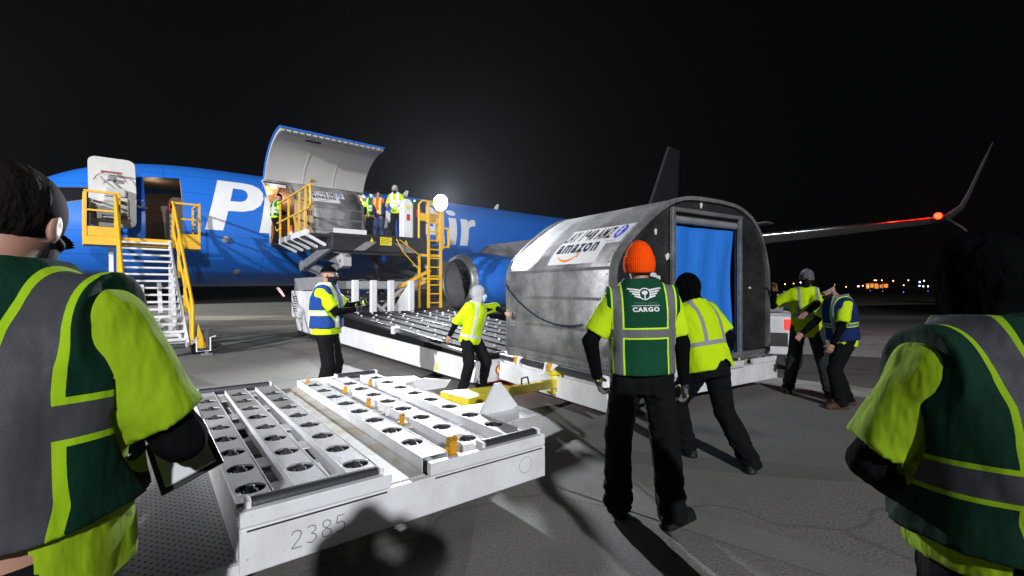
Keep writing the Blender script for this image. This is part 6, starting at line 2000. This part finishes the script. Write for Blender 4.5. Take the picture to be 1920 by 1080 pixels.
# ------------------------------------------------------------------ people
def loc(p, x, y, z0, face, H):
    """world point -> the person's own frame (for a 1.8 m figure)"""
    a = R(face); k = H / 1.8
    dx, dy, dz = p[0] - x, p[1] - y, p[2] - z0
    return ((dx * math.cos(a) + dy * math.sin(a)) / k, (-dx * math.sin(a) + dy * math.cos(a)) / k, dz / k)
GR = 'ground crew in hi-vis clothing on the apron'

def chest_logo(info, cu, ch, s=1.0):
    """winged badge with the word CARGO printed on the back of the vest"""
    vob = info['vest']; T = info['T']; pel = info['pel']; k = info['k']
    me = vob.data
    bvh = BVHTree.FromPolygons([v.co[:] for v in me.vertices], [p.vertices[:] for p in me.polygons])
    def fn(off):
        def f(x, y):
            o = (pel + T[0] * (cu + x * s) + T[2] * (ch + y * s) - T[1] * 0.6) * k
            hit = bvh.ray_cast(Vector(o), Vector(T[1]))
            if hit[0] is None: return None
            return hit[0] - Vector(T[1]) * off
        return f
    wm = M['sheet']
    bm = text2d('CARGO', 1, .045, 0, 1.2); fit(bm, -.085, .085, -.085, -.055); slices(bm, 0, .02)
    decal('lettering', bm, fn(.003), wm, vob)
    bm = poly2d([[(-.09, -.047), (.09, -.047), (.09, -.044), (-.09, -.044)]]); slices(bm, 0, .02); decal('rule', bm, fn(.003), wm, vob)
    loops = []
    for sx in (-1, 1):
        for i in range(4):
            y = .062 - i * .016; xo = .112 - i * .014
            q = [(sx * .032, y - .012), (sx * xo, y), (sx * (xo - .006), y + .009), (sx * .03, y - .002)]
            loops.append(q)
    n = 24
    for k_ in range(n):
        a0, a1 = 2 * math.pi * k_ / n, 2 * math.pi * (k_ + 1) / n
        loops.append([(.040 * math.cos(a0), .03 + .040 * math.sin(a0)), (.040 * math.cos(a1), .03 + .040 * math.sin(a1)), (.033 * math.cos(a1), .03 + .033 * math.sin(a1)), (.033 * math.cos(a0), .03 + .033 * math.sin(a0))])
    loops.append([(-.004, .0), (.004, .0), (.004, .03), (-.004, .03)])
    loops.append([(.02 * math.cos(a) , .038 + .014 * math.sin(a)) for a in np.linspace(0, 2 * math.pi, 9)[:-1]])
    bm = poly2d(loops); slices(bm, 0, .02); decal('winged_badge', bm, fn(.003), wm, vob)
    bm = text2d('TRADITIONAL AVIATION', 1, 0, 0, 1.1); fit(bm, -.075, .075, -.034, -.022); decal('small_lettering', bm, fn(.0025), paint('faded_green_print', (.10, .22, .14), .8), vob)

# 1 the man close by on the left, seen from behind
x, y, f, H = -1.06, .92, 10, 1.84
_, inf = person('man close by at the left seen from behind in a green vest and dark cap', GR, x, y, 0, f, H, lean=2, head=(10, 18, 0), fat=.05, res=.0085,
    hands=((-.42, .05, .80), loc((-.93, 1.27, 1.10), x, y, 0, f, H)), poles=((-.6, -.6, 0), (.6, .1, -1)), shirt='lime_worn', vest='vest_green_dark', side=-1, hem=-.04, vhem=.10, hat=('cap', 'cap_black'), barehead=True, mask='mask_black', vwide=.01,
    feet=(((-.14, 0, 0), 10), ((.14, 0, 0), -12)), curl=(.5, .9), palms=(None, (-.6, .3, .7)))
chest_logo(inf, -.0, .40, 1.0)
cl_ = empty('clipboard', (-.93, 1.29, 1.06)); tag(cl_, 'black clipboard with white papers held low by the man at the left', 'clipboard')
Mx = Matrix.Rotation(R(38), 4, 'Z') @ Matrix.Rotation(R(-22), 4, 'Y') @ Matrix.Rotation(R(26), 4, 'X')
g = MB(); g.box(-.06, .09, -.10, .11, -.010, -.002, Mx); g.build('board', M['dark'], cl_, bevel=.004)
g = MB(); g.box(-.045, .075, -.085, .085, -.0015, .004, Mx); g.build('papers', M['sheet'], cl_)
g = MB(); g.box(-.02, .05, .07, .10, .0045, .014, Mx); g.build('clip', M['steel'], cl_, bevel=.003)

# 2 the one close by on the right
x, y, f, H = 1.195, 1.09, 4, 1.70
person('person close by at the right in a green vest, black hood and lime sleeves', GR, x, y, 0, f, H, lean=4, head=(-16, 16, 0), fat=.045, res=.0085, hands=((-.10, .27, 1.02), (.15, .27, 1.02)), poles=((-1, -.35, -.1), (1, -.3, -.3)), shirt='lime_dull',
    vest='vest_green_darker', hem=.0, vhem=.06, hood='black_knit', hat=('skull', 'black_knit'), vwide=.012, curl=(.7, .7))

# 3 the man in the orange hat
x, y, f, H = .865, 3.08, -4, 1.845
_, inf = person('man in an orange knitted hat and green vest standing before the silver container', GR, x, y, 0, f, H, pelvis=(0, 0, .95), side=-1.5, lean=0, head=(0, 4, 0), res=.0095,
    feet=(((-.15, .06, 0), 8), ((.17, -.08, 0), -52)), hands=(loc((.58, 3.15, .93), x, y, 0, f, H), loc((1.15, 3.10, .90), x, y, 0, f, H)), poles=((-1, -.5, 0), (1, -.5, 0)), kpoles=((-.2, 1, 0), (.25, 1, 0)),
    vest='vest_green', hem=.03, vhem=.0, hat=('beanie', 'orange_knit'), gloves='green_glove', curl=(.55, .55), bag=.018)
chest_logo(inf, 0, .478, 0.95)

# 4 the one pushing the container
x, y, f, H = 1.70, 4.08, 26, 1.78
person('person in a black hood and plain lime shirt leaning to push the container', GR, x, y, 0, f, H, pelvis=(0, -.02, .88), lean=15, side=-3, head=(6, 10, 0), fat=.03, res=.011,
    feet=((loc((1.60, 4.24, 0), x, y, 0, f, H)[:2] + (0,), 15), (loc((1.99, 3.88, 0), x, y, 0, f, H)[:2] + (0,), -50)), hands=((-.16, .62, 1.25), loc((1.93, 4.22, .84), x, y, 0, f, H)), poles=((-1, 0, -.5), (.25, -1, 0)), kpoles=((-.3, 1, 0), (.3, 1, 0)),
    shirt='shirt_tape', hem=-.06, hood='black_knit', hat=('skull', 'black_knit'), curl=(.1, .5), bag=.014)

# 5 grey cap, hand on the container
x, y, f, H = 4.28, 6.75, 155, 1.84
person('masked man in a grey cap and lime shirt with one hand raised against the container', GR, x, y, 0, f, H, lean=3, head=(-8, 10, 0), res=.012,
    feet=((loc((4.45, 6.50, 0), x, y, 0, f, H)[:2] + (0,), 10), (loc((4.08, 6.85, 0), x, y, 0, f, H)[:2] + (0,), -10)), hands=(loc((3.98, 6.32, 1.16), x, y, 0, f, H), loc((3.84, 6.80, 1.48), x, y, 0, f, H)), poles=((-.8, -.4, -.5), (.8, -.3, -.8)),
    shirt='shirt_tape', hem=-.14, pants='grey_trousers', hat=('cap', 'dark_grey_cap'), mask='mask_black', boots='boots', curl=(.15, .15), palms=((.3, .3, -1), (.5, .8, 0)))

# 6 blue vest, bending
x, y, f, H = 4.22, 5.98, 84, 1.70
person('person in a blue vest and dark beanie bending forward behind the loaded dolly', GR, x, y, 0, f, H, pelvis=(0, -.04, .93), lean=7, head=(10, 34, 0), res=.012, feet=(((-.12, .05, 0), 5), ((.12, -.18, 0), -15)),
    hands=((-.24, .24, .80), (.20, .40, .95)), poles=((-1, -.6, 0), (.6, -.8, 0)), vest='vest_blue', hem=-.10, vhem=-.01, hat=('skull', 'black_knit', 'grey_hood'), mask='mask_black', boots='brown_boots', vwide=.015)

# 7 blue vest with phone, by the loader
x, y, f, H = -2.50, 6.25, -84, 1.86
person('person in a blue vest, black mask and beanie holding gloves up beside the loader', GR, x, y, 0, f, H, lean=0, head=(-12, 6, 0), fat=.03, res=.011, hands=((-.10, .42, 1.28), (.02, .36, 1.20)), poles=((-.8, -.3, -.7), (.8, -.2, -.9)),
    vest='vest_blue_silver', hem=-.06, vhem=.02, hat=('skull', 'black_knit', 'dark_grey_cap'), mask='mask_black', gloves='green_glove', curl=(.5, .8), under='black_cloth', vwide=.01, feet=(((-.12, .03, 0), 5), ((.13, -.05, 0), -8)))

# 8 grey hood, arm out to the container
x, y, f, H = -.60, 6.72, -128, 1.64
person('person in a grey hood and pale blue mask reaching out to the container', GR, x, y, 0, f, H, pelvis=(0, 0, .90), lean=8, side=-8, head=(32, 0, 0), res=.010, feet=(((-.05 + .16, .04, 0), 20), ((-.17, -.14, 0), -10)) if False else (((-.22, .02, 0), 12), ((.20, .0, 0), -14)),
    hands=(loc((-.10, 6.92, 1.16), x, y, 0, f, H), loc((-.93, 6.66, .80), x, y, 0, f, H)), poles=((-.4, -1, .4), (1, -.6, 0)), kpoles=((-.3, 1, 0), (.3, 1, 0)), shirt='jacket_tape', sleeve='long', cuffs=(.06, .02), hem=-.10, hood='grey_hood', mask='mask_blue',
    boots='brown_boots', curl=(.15, .45), palms=((1, 0, .2), None))

# 9-12 the crew on the raised platform
LG = 'loading crew on the raised platform'
person('person in a lime vest behind the yellow rail at the edge of the cargo door', LG, -7.62, 14.95, 2.90, -50, 1.72, lean=6, head=(0, 12, 0), res=.02, hres=.007, hands=((-.15, .35, 1.1), (.15, .35, 1.1)), vest='vest_green_far', hat=('skull', 'black_knit'), hem=-.05)
person('person in a green vest and white mask standing at the edge of the cargo door', LG, -4.60, 15.25, 2.98, 180, 1.78, lean=2, head=(15, 10, 0), res=.018, hres=.007, hands=((.0, .30, .82), (.15, .28, .85)), vest='vest_green_far', hat=('cap', 'black_cloth'), mask='mask_white', hem=-.05)
person('bareheaded person in an orange vest and dark jacket beside the green vest', LG, -4.30, 15.10, 2.98, 165, 1.72, lean=4, head=(25, 14, 0), res=.018, hres=.007, hands=((-.20, .2, .85), (.05, .28, .85)), vest='vest_orange', shirt='navy_cloth', sleeve='long', pants='blue_jeans', barehead=True, hem=-.02)
person('operator in a silver taped lime vest standing at the platform control console', LG, -3.58, 14.45, 2.98, 175, 1.76, lean=12, head=(0, 18, 0), res=.018, hres=.007, hands=((-.25, .35, 1.08), (.20, .38, 1.06)), vest='vest_silver', under='white_cloth', hood='grey_hood', hem=-.05, mask='mask_black')

# the photographer, standing just behind the lens; his shadow falls on the end of the empty dolly
person('photographer whose shadow falls on the white end of the empty dolly', GR, .20, -.38, 0, 0, 1.82, head=(0, 4, 0), res=.02, hres=.008, hands=((-.09, .16, 1.60), (.09, .16, 1.60)), poles=((-.8, .2, -1), (.8, .2, -1)), shirt='navy_cloth', sleeve='long', hat=('skull', 'black_knit'), curl=(.8, .8))

# ------------------------------------------------------------------ thin night haze round the lamps
hz = MB(); hz.box(-900, 900, -90, 900, -1, 60)
hm, hnt, hb = mk('thin_haze')
hnt.nodes.remove(hb)
pv = hnt.nodes.new('ShaderNodeVolumePrincipled')
pv.inputs['Color'].default_value = (.9, .93, 1, 1)
pv.inputs['Density'].default_value = 0.0002
pv.inputs['Anisotropy'].default_value = 0.7
hnt.links.new(pv.outputs[0], hnt.nodes['Material Output'].inputs['Volume'])
ho = hz.build('haze', hm); tag(ho, kind='stuff')
